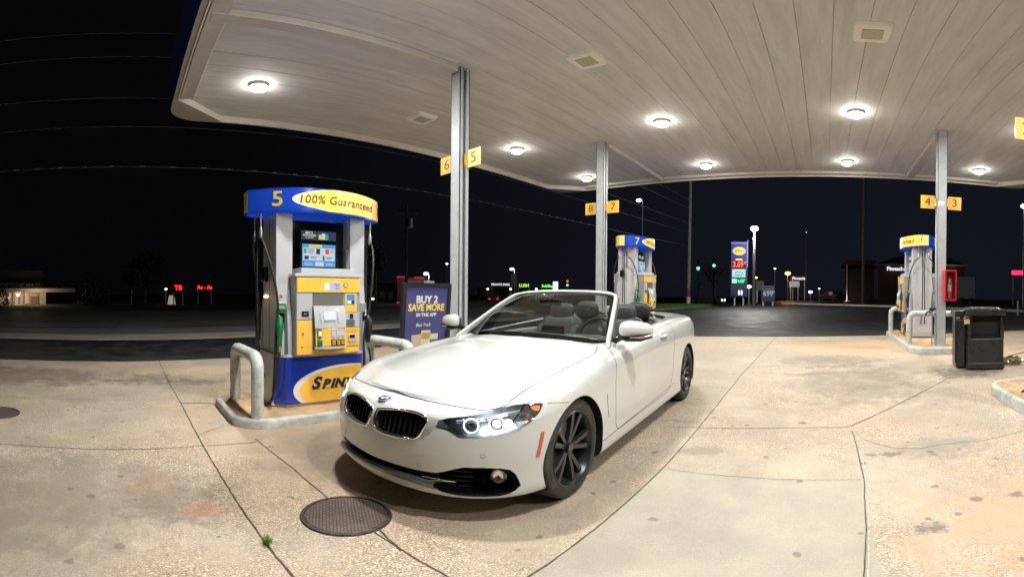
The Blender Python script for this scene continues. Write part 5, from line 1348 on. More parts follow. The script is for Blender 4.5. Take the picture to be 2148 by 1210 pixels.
# ------------------------------------------------------------------ fire extinguisher in its box
e = empty('extinguisher_cabinet', (2.25 + .135, 8.27, 1.60), 0, 'red box with a fire extinguisher fixed to the column under signs 4 and 3', 'extinguisher box')
mb = MB(); o_ = rrect(-.118, -.30, .118, .30, .03, 4); i_ = rrect(-.092, -.268, .092, .268, .02, 4)
A_ = [(x, -.09, z) for x, z in o_]; B_ = [(x, .09, z) for x, z in o_]; C_ = [(x, -.09, z) for x, z in i_]; D_ = [(x, .08, z) for x, z in i_]
for q in (A_, B_, C_, D_): q.append(q[0])
mb.grid([B_, A_, C_, D_]); mb.add(B_[:-1], [tuple(range(len(B_) - 1))]); mb.build('cabinet', red_m, e, smooth=30)
mb = MB(); mb.add(D_[:-1], [tuple(range(len(D_) - 1))]); mb.build('back', mat('red_dark', (.50, .015, .03), .5), e)
mb = MB(); mb.add([(-.105, -.075, -.265), (.105, -.075, -.265), (.105, -.075, .265), (-.105, -.075, .265)], [(0, 1, 2, 3)]); mb.build('pane', lens_glass, e)
e2 = empty('fire_extinguisher', (2.25 + .135, 8.275, 1.60 - .255), 0, 'silver and red fire extinguisher standing inside the red box', 'fire extinguisher')
mb = MB(); mb.lathe([(.0005, 0), (.042, .0), (.046, .02), (.046, .33), (.036, .38), (.02, .40), (.02, .43), (.0005, .43)], 24); mb.build('cylinder', mat('extinguisher_metal', (.42, .26, .24), .3, .5), e2, smooth=40)
mb = MB(); mb.lathe([(.0462, .14), (.0470, .14), (.0470, .27), (.0462, .27)], 24, closed=True); mb.build('label', mat('ext_label', (.55, .50, .45), .5), e2)
mb = MB(); mb.box(-.02, -.05, .42, .02, .03, .44); mb.box(-.012, -.07, .455, .012, .03, .47); mb.tube([(.03, 0, .43), (.07, 0, .38), (.068, -.01, .2)], .008, 8); mb.build('valve', dark_plastic, e2, smooth=40)
# squeegee stand by the hoop
e = empty('squeegee_stand', (2.10, 8.52, gz(2.1, 8.5) + .124), 0, 'thin post with a black bracket in front of pump four, left of the column', 'post bracket')
mb = MB(); mb.cyl(0, 0, 0, .62, .012, 10); mb.build('post', pgrey2, e, smooth=40)
mb = MB(); mb.tube(catmull([(-.14, -.02, .58), (-.10, -.04, .66), (-.02, -.03, .64), (.04, -.03, .72), (.10, -.03, .70), (.11, -.03, .62), (.05, -.02, .60)], 4), .016, 8); mb.cb(-.01, -.01, .70, .09, .05, .07); mb.build('bracket', dark_plastic, e, smooth=50)
# yellow hose on the ground, crumpled plastic sheet, object on the island
def gpts(L_, h): return [Vector((x, y, gz(x, y) + h)) for x, y in L_]
mb = MB(); mb.tube(catmull(gpts([(2.80, 7.15), (3.05, 7.32), (3.35, 7.62), (3.7, 7.88), (4.2, 8.15), (5.0, 8.4)], .014), 6), .014, 8); mb.tube(catmull(gpts([(2.95, 6.98), (3.25, 7.10), (3.6, 7.22), (4.2, 7.3), (5, 7.2)], .014), 6), .014, 8)
tag(mb.build('air_hose', mat('hose_yellow', (.75, .50, .04), .4), None, smooth=60), 'yellow hose lying on the concrete right of the black bin', 'hose')
def crumple(name, c, s_, m_, seed, lab, cat):
    r = np.random.default_rng(seed); bm = bmesh.new(); bmesh.ops.create_icosphere(bm, subdivisions=4, radius=1)
    for v in bm.verts:
        p = np.array(v.co); q = 1 + .28 * math.sin(5 * p[0] + 3 * p[1]) * math.sin(4 * p[2] + 2 * p[0]) + .13 * math.sin(13 * p[0] - 9 * p[2]) + .08 * math.sin(21 * p[1] + 17 * p[2]); v.co = Vector((p[0] * s_[0] * q, p[1] * s_[1] * q, max(-.01, (p[2] * .9 + .6) * s_[2] * q)))
    me = bpy.data.meshes.new(name); bm.to_mesh(me); bm.free(); o = addobj(name, me, None, m_); o.location = c; return tag(o, lab, cat)
plast = thin_glass('clear_plastic', (.75, .77, .78), .12, .12)
crumple('plastic_bag', (3.15, 6.98, gz(3.15, 7)), (.16, .13, .085), plast, 3, 'crumpled clear plastic bag on the ground beside the black bin', 'plastic bag')
mb = MB(); mb.prism([(-.10, -.04), (.10, -.05), (.12, .03), (-.02, .05)], 0, .03); tag(mb.build('rubber_wedge', dark_plastic, None, loc=(2.36, 4.78, gz(2.3, 4.7) + .121), bevel=.004), 'small black rubber piece lying on the corner island at the right edge', 'rubber piece')
# weed in the joint
mb = MB(); r = random.Random(4)
for k in range(70):
    a = r.random() * 6.28; l = .018 + r.random() * .035; x0, y0 = r.gauss(0, .018), r.gauss(0, .006); b0 = Vector((x0, y0, 0)); t = b0 + Vector((math.cos(a) * l * .8, math.sin(a) * l * .5, l * .7)); s_ = Vector((-math.sin(a), math.cos(a), 0)) * .004
    m1 = b0.lerp(t, .55) + Vector((0, 0, .006)); mb.add([b0, m1 + s_, t, m1 - s_], [(0, 1, 2, 3)])
tag(mb.build('weed_tuft', mat('weed_green', (.10, .22, .02), .7, mott=.4, scale=90), None, loc=(-1.985, .635, gz(-1.98, .63) + .002)), 'small green weed growing from the long concrete joint', 'weed')
# ------------------------------------------------------------------ across the road and down the street (placed by bearing and distance)
def bear(px): return (px - 1074) * KPX
def hz(px): a = R(bear(px)); return 625.3 - 6.5 * math.cos(a) + 7.1 * math.sin(a)
def pt(px, py, D):
    p = polar(bear(px), D); p.z = EYE + D * math.tan(R((hz(px) - py) * KPX)); return p
def facing(px): return R(40.6) - R(bear(px))      # z turn so that local -Y looks back at the forecourt
def at_b(px, D): p = polar(bear(px), D); return p
dark_wall = mat('dusk_wall', (.10, .085, .07), .8, mott=.3, scale=1.5); cream_wall = mat('cream_siding', (.42, .37, .30), .7, mott=.15, scale=1)
dark_roof = mat('shingle', (.03, .028, .026), .85, mott=.3, scale=6); warm_in = glow('lit_interior', (1.0, .62, .36), .35); glass_d = mat('dark_glazing', (.01, .01, .012), .1)
wht_em = glow('white_lamp', (1.0, .98, .92), 14.0); sod = glow('sodium_lamp', (1.0, .36, .08), 10.0); grn = glow('traffic_green', (.05, .95, .62), 5.0); red_e = glow('red_sign_light', (1.0, .02, .02), 2.2); red_s = glow('brake_light', (1.0, .02, .04), 2.5)
grn_s = glow('green_sign_light', (.12, .95, .10), 1.6); lime_s = glow('lime_sign_light', (.45, .95, .05), 1.4); wht_s = glow('white_sign_light', (.95, .93, .95), 1.3); blu_s = glow('blue_sign_light', (.15, .45, .95), 1.6)
pole_m = mat('weathered_pole', (.10, .085, .07), .85, mott=.3, scale=4, bump=.3); galv = mat('galvanised', (.35, .36, .37), .45, .5, mott=.1)
def mtext(name, body, m, parent, M, **k): return text(name, body, m, parent, M, **k)
def up_(M_, x, y, z): return M_ @ Matrix.Translation((x, y, z)) @ Matrix.Rotation(R(90), 4, 'X')
# house with a lit porch, far left
D = 54.0; p0 = at_b(60, D); e = empty('porch_house', (p0.x, p0.y, p0.z - .35), facing(40), 'low pale building with columns and a warmly lit porch at the far left', 'building')
S = D * math.radians(KPX)          # metres per photo pixel there
def X_(px): return (px - 60) * S
def Z_(py): return (637 - py) * S
mb = MB(); mb.box(X_(-60), 4.2, 0, X_(95), 9, Z_(584)); mb.build('wall', cream_wall, e)
mb = MB(); mb.box(X_(-62), -.2, Z_(605), X_(158), 4.6, Z_(597)); mb.box(X_(-60), 3.6, Z_(597), X_(92), 4.4, Z_(583)); mb.build('porch_roof', cream_wall, e, bevel=.03)
mb = MB(); mb.prism([(X_(-64), 0), (X_(100), 0), (X_(90), 1.6), (X_(-60), 1.6)], 0, 8, M=Matrix.Translation((0, 3.2, Z_(583.5))) @ Matrix(((1, 0, 0, 0), (0, 0, 1, 0), (0, 1, 0, 0), (0, 0, 0, 1)))); mb.build('roof', dark_roof, e)
for a, b in ((-40, -15), (-10, 8), (16, 46), (56, 86)):
    mb = MB(); mb.box(X_(a), 3.52, Z_(596), X_(b), 3.62, Z_(587)); w_o = mb.build('dormer_window', glass_d, e)
    mb = MB()
    for k in range(1, 6): mb.box(X_(a + (b - a) * k / 6) - .03, 3.48, Z_(596), X_(a + (b - a) * k / 6) + .03, 3.53, Z_(587))
    mb.build('window_bars', cream_wall, w_o)
for a in (-2, 14, 26, 50, 62, 88, 94):
    mb = MB(); mb.box(X_(a) - .14, .3, 0, X_(a) + .14, .6, Z_(605)); mb.box(X_(a) - .2, .24, Z_(607), X_(a) + .2, .66, Z_(605)); mb.build('porch_column', cream_wall, e)
mb = MB(); mb.box(X_(24), 4.0, 0, X_(48), 4.19, Z_(609)); d_ = mb.build('door', warm_in, e); mb = MB(); mb.box(X_(29), 3.95, 0, X_(31), 4.0, Z_(612)); mb.box(X_(38), 3.95, 0, X_(43), 4.0, Z_(611)); mb.build('door_bars', dark_wall, d_)
mb = MB(); mb.box(X_(64), 4.0, Z_(632), X_(82), 4.19, Z_(614)); mb.build('window', glow('window_dim', (.9, .45, .25), .12), e)
mb = MB(); mb.sphere((X_(38), 1.6, Z_(611)), .16, 12, 8); mb.build('porch_lamp', wht_em, e)
l = bpy.data.lights.new('porch_light', 'POINT'); l.energy = 520; l.color = (1, .72, .5); l.shadow_soft_size = .2; o = bpy.data.objects.new('porch_light', l); o.parent = e; o.location = (X_(38), 1.6, Z_(613)); sc.collection.objects.link(o)
l = bpy.data.lights.new('porch_light', 'POINT'); l.energy = 160; l.color = (1, .72, .5); l.shadow_soft_size = .2; o = bpy.data.objects.new('porch_light', l); o.parent = e; o.location = (X_(75), -2.0, Z_(610)); sc.collection.objects.link(o)
# trees and bushes as leaf clouds
leaf = mat('night_leaves', (.05, .075, .022), .8, mott=.5, scale=2); leaf2 = mat('olive_leaves', (.075, .085, .03), .8, mott=.5, scale=2)
def tree(px, D, h, w, lab, seed, trunk=.22, n=900, m_=leaf, base=.32, cat='tree', name='tree', ls=None):
    r = np.random.default_rng(seed); p = at_b(px, D); e = empty(name, (p.x, p.y, p.z - .2), 0, lab, cat, 'trees and bushes in the dark')
    if base > 0:
        mb = MB(); mb.tube([(0, 0, 0), (.1, .05, h * base), (.0, .1, h * .7)], [trunk, trunk * .75, trunk * .3], 8)
        for k in range(6):
            a = k * 1.05 + r.random(); mb.tube([(0, 0, h * (base + .05 * k)), (math.cos(a) * w * .18, math.sin(a) * w * .18, h * (base + .12 + .06 * k)), (math.cos(a) * w * .36, math.sin(a) * w * .36, h * (base + .22 + .07 * k))], [trunk * .4, trunk * .25, trunk * .1], 6)
        mb.build('trunk', pole_m, e, smooth=60)
    mb = MB(); cl = [(r.normal(0, .30) * w * .5, r.normal(0, .30) * w * .5, h * (base + (1 - base) * (.12 + .76 * r.random()))) for _ in range(13)]
    ls = ls or w * .045
    for k in range(n):
        c = cl[r.integers(len(cl))]; v = r.normal(0, 1, 3); v = v / np.linalg.norm(v) * (w * .17) * r.random() ** .4
        q = np.array(c) + v * (1, 1, .8); q[2] = max(.1, q[2]); a = r.normal(0, 1, 3); a /= np.linalg.norm(a); b_ = np.cross(a, r.normal(0, 1, 3)); b_ /= np.linalg.norm(b_)
        s_ = ls * (.6 + r.random() * .8); mb.add([q - a * s_, q + b_ * s_ * .5, q + a * s_, q - b_ * s_ * .5], [(0, 1, 2, 3)])
    mb.build('crown' if base > 0 else 'leaves', m_, e)
tree(190, 50, 3.0, 5.5, 'dark rounded bush right of the porch house', 11, n=700, base=0, cat='bush', name='bush', m_=leaf2)
tree(6, 47, 2.4, 2.6, 'dark round shrub at the left edge before the lit porch', 12, n=400, base=0, cat='bush', name='bush')
tree(305, 62, 7, 8, 'tall dark tree across the road left of the red signs', 13)
tree(786, 58, 8, 5, 'dark tree trunk left of the red walled building', 16, base=.5, n=500); tree(1495, 70, 7.5, 5.5, 'dark bare looking tree by the green traffic lights', 17, base=.35, n=350, m_=leaf2, ls=.16)
# red lettered signs, small lights
def billboard(name, px, py, D, w, h, mface, lab, cat, body=None, size=None, tm=None, legs=False, depth=.2, group=None, **k):
    p = pt(px, py, D); g = at_b(px, D).z; e = empty(name, (p.x, p.y, g), facing(px), lab, cat, group); zc = p.z - g
    mb = MB(); mb.cb(0, 0, zc, w, depth, h); mb.build('panel', mface, e, bevel=.02)
    if legs:
        for sx in (-1, 1): 
            mb = MB(); mb.box(sx * w * .36 - .07, -.07, 0, sx * w * .36 + .07, .07, zc - h / 2); mb.build('leg', galv, e)
    if body: mtext('lettering', body, tm, e, up_(Matrix(), 0, -depth / 2 - .02, zc), size=size, ext=.01, **k)
    return e, zc
dk = mat('sign_dark', (.012, .012, .014), .5)
billboard('lettered_sign', 374, 604, 52, 1.5, .9, dk, 'small red lit sign reading TB across the road', 'lit sign', 'TB', .75, red_e, legs=True, bold=.03)
billboard('lettered_sign', 429, 603, 55, 2.3, .8, dk, 'red lit script sign across the road, left of the nearest pump', 'lit sign', 'Re - Ra', .62, red_e, legs=True, bold=.02, shear=.2)
def lamp_post(px, py, D, r_, m_, lab, energy=0, colr=(1, .97, .9), arm=0, pm=None, group='distant street lights', rad=.09):
    p = pt(px, py, D); g = at_b(px, D).z; e = empty('street_light', (p.x, p.y, g), facing(px), lab, 'street light', group); z = p.z - g
    mb = MB(); mb.tube([(arm, 0, 0), (arm, 0, z * .5), (arm, 0, z), (arm * .3, 0, z + (.25 if arm else 0)), (0, 0, z + .05)] if arm else [(0, 0, 0), (0, 0, z)], [rad, rad * .8, rad * .6, rad * .5, rad * .4] if arm else [rad, rad * .7], 8); mb.build('post', pm or galv, e, smooth=60)
    mb = MB(); mb.sphere((0, 0, z - .02), r_, 14, 8, sq=(1, 1, .6)); mb.build('lamp_head', m_, e, smooth=60)
    if energy:
        l = bpy.data.lights.new('street_lamp', 'POINT'); l.energy = energy; l.color = colr; l.shadow_soft_size = .3; o = bpy.data.objects.new('street_lamp', l); o.parent = e; o.location = (0, 0, z - .5); sc.collection.objects.link(o)
    return e
lamp_post(348, 606, 56, .14, wht_em, 'tiny white light left of the small red TB sign'); lamp_post(276, 610, 52, .05, wht_s, 'thin dim white light between the bush and the tree')
mb = MB(); mb.prism([(-.5, 0), (.5, 0), (.32, 1.1), (-.32, 1.1)], -.1, .1, M=XZ()); p = at_b(360, 54); o = mb.build('small_kiosk', glow('kiosk_glow', (.9, .75, .5), .35), None, loc=tuple(p)); o.rotation_euler.z = facing(360); tag(o, 'small dimly lit kiosk under the red TB sign', 'kiosk')
lamp_post(893, 574, 62, .30, wht_em, 'white street light on a bent arm above the poster stand', 250, arm=.45); lamp_post(1073, 564, 75, .30, wht_em, 'white street light on a curved arm above the green signs', 250, arm=.5); lamp_post(937, 553, 90, .22, wht_em, 'tiny white light left of the nearest column')
lamp_post(1338, 420, 46, .26, wht_em, 'single bright light high in the sky right of sign 7', arm=.4); lamp_post(1690, 487, 80, .12, wht_s, 'faint light high over the orange lamp'); lamp_post(1625, 563, 60, .13, wht_em, 'small white light left of the orange lamp'); lamp_post(1571, 601, 44, .22, wht_em, 'round white light at the foot of the price sign')
lamp_post(1652, 573, 66, .42, sod, 'glowing orange street light right of the price sign', 500, (1, .4, .12)); lamp_post(1586, 582, 60, .16, sod, 'small orange light beside the tall lamp post'); lamp_post(1700, 612, 62, .26, wht_em, 'white headlight glare right of the dark price board'); lamp_post(1718, 605, 70, .12, wht_em, 'tiny white light right of the headlight glare'); lamp_post(2146, 432, 40, .30, wht_em, 'bright white light at the right edge above the red sign', 20)
lamp_post(1581, 479, 33, .30, glow('post_top_lamp', (1.0, .97, .95), 30), 'tall white lamp post with a bright head beside the price sign', 2600, (1, .96, .92), rad=.11, pm=mat('white_post', (.62, .62, .62), .4))
# red walled building and its neighbour
p = at_b(858, 66); S6 = 66 * math.radians(KPX)
e = empty('red_building', (p.x, p.y, p.z - .4), facing(858), 'dark red building with a glowing white window panel behind the poster stand', 'building'); rw = mat('red_brick', (.16, .03, .03), .7, mott=.25, scale=2)
mb = MB(); mb.box(-25 * S6, 0, 0, 36 * S6, 10, 60 * S6); mb.build('wall', rw, e); mb = MB(); mb.box(-26 * S6, -.2, 59 * S6, -9 * S6, .3, 62 * S6); mb.box(10 * S6, -.2, 59 * S6, 30 * S6, .3, 61 * S6); mb.build('parapet_light', glow('red_edge', (.9, .10, .12), .35), e)
mb = MB(); mb.box(-2 * S6, -.15, 33 * S6, 9 * S6, -.02, 49 * S6); mb.build('window', glow('pink_white', (1, .85, .95), 3.5), e); mb = MB(); mb.box(-12 * S6, -.1, 30 * S6, -8 * S6, -.02, 46 * S6); mb.box(-26 * S6, -.1, 2 * S6, -20 * S6, -.02, 8 * S6); mb.build('red_panel', glow('red_dim', (.9, .06, .05), .6), e)
p = at_b(805, 72); S7 = 72 * math.radians(KPX); e = empty('beige_building', (p.x, p.y, p.z - .4), facing(805), 'low beige building left of the red walled building', 'building')
mb = MB(); mb.box(-62 * S7, 0, 0, 28 * S7, 9, 42 * S7); mb.build('wall', cream_wall, e); mb = MB(); mb.box(-64 * S7, -.4, 42 * S7, 29 * S7, 9.3, 45 * S7); mb.build('roof', dark_roof, e)
for a in (-50, -30, -8, 10): mb = MB(); mb.box(a * S7, -.05, 10 * S7, (a + 10) * S7, .02, 28 * S7); mb.build('window', glass_d, e)
# vehicles far off
def far_car(px, D, lab, rear=True, m_=None, lights=True, turn=0):
    p = at_b(px, D); e = empty('parked_car', (p.x, p.y, p.z), facing(px) + R(turn), lab, 'car', 'distant vehicles')
    b = m_ or mat('car_dark', (.05, .05, .055), .3, coat=.8)
    mb = MB(); prof = [(-2.2, .3), (2.2, .3), (2.25, .7), (2.0, .85), (1.0, .92), (.5, 1.38), (-1.0, 1.42), (-1.7, .98), (-2.2, .9)]
    mb.prism(prof, -.85, .85, M=Matrix(((0, 0, 1, 0), (1, 0, 0, 0), (0, 1, 0, 0), (0, 0, 0, 1)))); mb.build('body', b, e, bevel=.08)
    for y in (-1.35, 1.35):
        for x in (-.8, .8): mb = MB(); mb.cyl(0, 0, -.1, .1, .32, 18, M=Matrix.Translation((x, y, .32)) @ Matrix.Rotation(R(90), 4, 'Y')); mb.build('wheel', rubber, e)
    mb = MB(); mb.box(-.7, -1.60, .98, .7, -1.15, 1.30); mb.build('rear_glass', glass_d, e)
    if lights:
        for x in (-.62, .62): mb = MB(); mb.cb(x, -2.22, .72, .28, .05, .14); mb.build('tail_light' if rear else 'headlight', red_s if rear else wht_em, e)
far_car(772, 60, 'dark car with lit lamps parked left of the red walled building', False); far_car(1035, 70, 'dark vehicle with red brake lights seen above the windscreen of the white car'); far_car(1486, 62, 'light coloured car parked beyond the grass by the green traffic lights', False, cream_wall, True, 70); far_car(1745, 66, 'dark car under the lit pole at the right', True, None, False, 40)
# plaza signs above the windscreen
billboard('shop_sign', 1050, 597, 95, 5.2, .9, dk, 'small white lettered shop sign above the windscreen of the white car', 'lit sign', 'PRIVATE PARK', .62, wht_s, legs=True, group='distant shop signs', bold=.01)
billboard('shop_sign', 1099, 599, 100, 3.4, 1.0, dk, 'lime green lit sign with a small spire, between two white lights', 'lit sign', 'LUSH', .95, lime_s, legs=True, group='distant shop signs', bold=.03)
billboard('shop_sign', 1148, 600, 105, 3.8, .8, dk, 'bright green lit shop sign above the top edge of the windscreen', 'lit sign', 'SubSlay', .9, grn_s, legs=True, group='distant shop signs', bold=.03)
billboard('light_box', 1165, 601, 92, 1.0, 2.0, glow('box_white', (.95, .95, 1), 2.5), 'upright white light box right of the bright green shop sign', 'light box', legs=True)
billboard('notice_board', 1078, 585, 74, 1.0, 1.7, galv, 'grey board hanging under the curved arm street light', 'board', legs=True)
for px in (1023, 1071, 1125): lamp_post(px, 606, 96, .22, wht_em, {1023: 'white light left of the brake lights', 1071: 'white light right of the brake lights', 1125: 'white light between the two green signs'}[px])
p = at_b(1110, 108); S8 = 108 * math.radians(KPX); e = empty('shop_row', (p.x, p.y, p.z - .3), facing(1110), 'long dark row of shops behind the green signs', 'building'); mb = MB(); mb.box(-110 * S8, 1, 0, 90 * S8, 12, 26 * S8); mb.build('wall', mat('dark_shop', (.03, .03, .035), .7), e); mb = MB(); mb.box(-112 * S8, .6, 26 * S8, 92 * S8, 12.4, 29 * S8); mb.build('roof', dark_roof, e)
# traffic lights
def traffic(px, py, D, on, lab):
    p = pt(px, py, D); g = at_b(px, D).z; e = empty('traffic_light', (p.x, p.y, g), facing(px), lab, 'traffic light', 'traffic lights'); z = p.z - g
    mb = MB(); mb.box(-.16, -.1, z - .2, .16, .1, z + .95); mb.build('housing', dk, e, bevel=.03)
    mb = MB(); mb.tube([(.0, .15, 0), (.0, .15, z + 1.0)], .06, 8); mb.build('pole', pole_m, e)
    for k, c in ((0, grn if 'g' in on else gap_m), (1, gap_m), (2, glow('traffic_red', (1, .05, .02), 5) if 'r' in on else gap_m)): mb = MB(); mb.sphere((0, -.1, z + .36 * k), .17, 12, 8, sq=(1, .4, 1)); mb.build('signal', c, e, smooth=60)
traffic(1464, 563, 50, 'g', 'left of two green traffic lights near the utility pole'); traffic(1497, 557, 55, 'g', 'right of two green traffic lights, left of the price sign'); traffic(1190, 598, 80, 'gr', 'small traffic light with red over green behind the windscreen top')
# utility poles and wires
def upole(px, D, top, lab, r_=.15, wide=False, m_=pole_m, lean=0):
    p = at_b(px, D); e = empty('utility_pole', (p.x, p.y, p.z), facing(px), lab, 'utility pole', 'utility poles'); mb = MB(); mb.tube([(0, 0, 0), (lean * .5, 0, top / 2), (lean, 0, top)], [r_, r_ * .85, r_ * .65], 10); mb.build('pole', m_, e, smooth=60)
    if wide: mb = MB(); mb.box(-1.1, -.06, top - .9, 1.1, .06, top - .78); mb.build('crossarm', pole_m, e); mb = MB(); mb.cyl(.35, -.2, top - 2.1, top - 1.3, .22, 14); mb.build('transformer', galv, e)
    return e
up = upole(1444, 47, 15.5, 'tall pale utility pole with a red and white foot, right of pump seven', .20, lean=.15, m_=mat('pale_pole', (.34, .32, .30), .8, mott=.2, scale=3))
mb = MB(); mb.cyl(0, 0, 0, 1.1, .225, 12); mb.build('guard_white', twht, up, smooth=40); mb = MB(); mb.cyl(0, 0, 1.1, 2.0, .222, 12); mb.build('guard_red', mat('guard_red', (.35, .05, .03), .5), up, smooth=40)
upole(852, 40, 9.5, 'dark utility pole with a transformer between pump five and the nearest column', .16, True); upole(1810, 48, 16, 'dark tall utility pole left of the white lettered building', .2)
upole(148, 24, 12.5, 'dark utility pole across the road at the left', .16, True) if False else None
wire_m = mat('power_cable', (.22, .22, .24), .5); fl_m = mat('wire_marker', (.62, .62, .62), .4)
WZ = [(10.35, 10.2), (9.4, 9.25), (7.82, 7.72), (6.80, 6.86), (5.42, 5.48)]
for k, (z0, z1) in enumerate(WZ):
    pts = []
    for t in np.linspace(0, 1, 60):
        y = -22 + 66.8 * t; s_ = ((y - 3) / 24) ** 2; pts.append((-13.5 - .15 * k * (1 - t) - .7 * max(0, t - .55) / .45, y, z0 + s_ * .45))
    mb = MB(); mb.tube(pts, .009 if k < 4 else .012, 5); o = mb.build('power_line', wire_m, None); tag(o, ('topmost thin power cable crossing the upper left sky', 'second power cable from the top in the left sky', 'third power cable, reaching the canopy corner', 'fourth power cable, passing under the canopy corner', 'lowest power cable, with small white markers along it')[k], 'power cable', 'power cables along the road')
    if k == 4:
        for q in range(46):
            y = -14 + q * .85 + .2 * math.sin(q * 7.0); z = z0 + ((y - 3) / 24) ** 2 * .45; mb = MB(); tq = (y + 22) / 66.8; xq = -13.5 - .15 * k * (1 - tq) - .7 * max(0, tq - .55) / .45; mb.tube([(xq, y - .10, z + .012), (xq, y + .06, z + .016)], .014, 5); mb.build('marker', fl_m, o)
# grass mound at the utility pole
p = at_b(1452, 46); e = bpy.data.meshes.new('mound'); mb = MB(); rows = []
for rr in np.linspace(0, 1, 9): rows.append([(rr * 5.5 * math.cos(a), rr * 9.5 * math.sin(a), .42 * (1 - rr * rr) + .0) for a in np.linspace(0, 2 * math.pi, 41)])
mb.grid(rows); o = mb.build('grass_mound', mat('mown_grass', (.16, .30, .05), .9, mott=.35, scale=2.5, bump=.8, bscale=50), None, smooth=60, loc=(p.x, p.y, p.z - .02)); o['kind'] = 'structure'; o.rotation_euler.z = facing(1452) + R(90)
# price sign
D = 38.0; p = at_b(1550, D); S9 = D * math.radians(KPX); g = p.z
e = empty('price_sign', (p.x, p.y, g), facing(1550), 'tall blue price sign with a yellow oval and red 3.69 in lights', 'price sign')
def zz(py): return EYE + D * math.tan(R((hz(1550) - py) * KPX)) - g
def xx_(px): return (px - 1550.5) * S9
mb = MB(); mb.box(xx_(1533), -.15, zz(622), xx_(1568), .35, zz(507)); mb.build('sign_body', mat('sign_body', (.01, .015, .05), .5), e, bevel=.02)
mb = MB(); mb.box(xx_(1540), 0, 0, xx_(1543), .2, zz(622)); mb.box(xx_(1558), 0, 0, xx_(1561), .2, zz(622)); mb.build('legs', galv, e)
mb = MB(); mb.box(xx_(1567), -.17, zz(560), xx_(1568.6), -.05, zz(504)); mb.build('edge_light', glow('edge_violet', (.45, .42, .95), .8), e)
def face(nm, m_, a, b, c, d, y=-.17): mb = MB(); mb.box(xx_(a), y - .01, zz(d), xx_(b), y, zz(c)); return mb.build(nm, m_, e)
face('top_face', glow('sign_blue', (.035, .045, .42), .75), 1533.5, 1566, 508, 546); face('top_band', glow('band_violet', (.25, .28, .8), .8), 1533.5, 1566, 509, 512, -.175)
mb = MB(); mb.prism([(xx_(1550) + 13.6 * S9 * math.cos(t), zz(527) + 9 * S9 * math.sin(t)) for t in np.linspace(0, 6.283, 33)[:-1]], 0, .02, M=XZ(-.18)); ov = mb.build('oval', glow('sign_oval', (1.0, .72, .10), .95), e)
mtext('oval_text', 'SPINX', tnavy, ov, up_(Matrix(), 0, -.21, zz(527)), size=.30, shear=.2, ext=.004, sx=1.1, bold=.004)
face('fuel_label', glow('label_yellow', (1, .75, .1), 1.2), 1543, 1557, 543, 546.5, -.18)
def dig(nm, s_, c, x, z, size, **k): mtext(nm, s_, c, e, up_(Matrix(), x, -.19, z), size=size, ext=.004, **k)
face('price_panel', glow('panel_red', (.20, .0, .0), .5), 1536, 1564, 548, 562.5, -.172); dig('price', '3.69', glow('led_red', (1, .09, .06), 2.4), xx_(1548), zz(555.3), .66, bold=.016, sx=.82); dig('price', '9', glow('led_red2', (1, .09, .06), 2.2), xx_(1562), zz(552), .28, bold=.008)
face('white_panel', glow('panel_cyan', (.50, .78, .88), .95), 1536, 1563.5, 565, 582); mb = MB(); mb.tube([(xx_(1550) + 7.5 * S9 * math.cos(t) * (1 if math.sin(t) > -.3 else .95), -.185, zz(574) + 3.8 * S9 * max(-.8, math.sin(t))) for t in np.linspace(0, 6.283, 25)[:-1]], .025, 6, closed=True); mb.build('car_wash_mark', tnavy, e); dig('panel_text', 'THE SPA WASH', tnavy, xx_(1550), zz(580), .13)
face('green_panel', glow('panel_green', (.0, .20, .06), .6), 1535, 1563.5, 584.5, 594.5, -.172); face('green_label', glow('label_mint', (.45, .90, .75), 1.0), 1535.5, 1546, 585, 594, -.176); dig('price', '4.05', glow('led_green', (.05, 1, .30), 2.2), xx_(1554), zz(590), .38, bold=.010, sx=.85); dig('price', '9', glow('led_green2', (.05, 1, .3), 2.0), xx_(1562), zz(587.5), .18, bold=.005)
for a, b in ((1549, 1552), (1554.5, 1557.5)): face('light_strip', glow('strip_white', (.9, .95, 1), 2.0), a, b, 609, 618.5)
e2, zc = billboard('price_board', 1611, 616, 37, 28 * 37 * math.radians(KPX), 32 * 37 * math.radians(KPX), mat('board_blue', (.02, .025, .06), .5), 'dark blue board with large pale digits 699 beside the tall lamp post', 'price board', '699', .62, glow('digit_pale', (.62, .66, .74), .45), legs=True, bold=.014, sx=.9)
mtext('lettering', '9', glow('digit_pale2', (.62, .66, .74), .45), e2, up_(Matrix(), .47, -.13, zc + .12), size=.32, ext=.006, bold=.006); mtext('lettering', 'No. 2 Petroleum', glow('digit_pale3', (.6, .64, .72), .35), e2, up_(Matrix(), 0, -.13, zc + .36), size=.13, ext=.006)
# dark low hedge and kerb beyond the lot
def kerb_run(pxs, D0, D1, n=30):
    return [at_b(px, D0 + (D1 - D0) * k / (n - 1)) for k, px in enumerate(np.linspace(pxs[0], pxs[1], n))]
mb = MB(); run = kerb_run((1640, 2148), 44, 30)
for i in range(len(run) - 1):
    a, b = run[i], run[i + 1]; t = (b - a).normalized(); s_ = Vector((-t.y, t.x, 0)) * .10
    mb.add([a - s_, a + s_, b + s_, b - s_, a - s_ + Vector((0, 0, .15)), a + s_ + Vector((0, 0, .15)), b + s_ + Vector((0, 0, .15)), b - s_ + Vector((0, 0, .15))], [(4, 5, 6, 7), (0, 4, 7, 3), (1, 2, 6, 5)])
o = mb.build('kerb', strip_m, None); o['kind'] = 'structure'
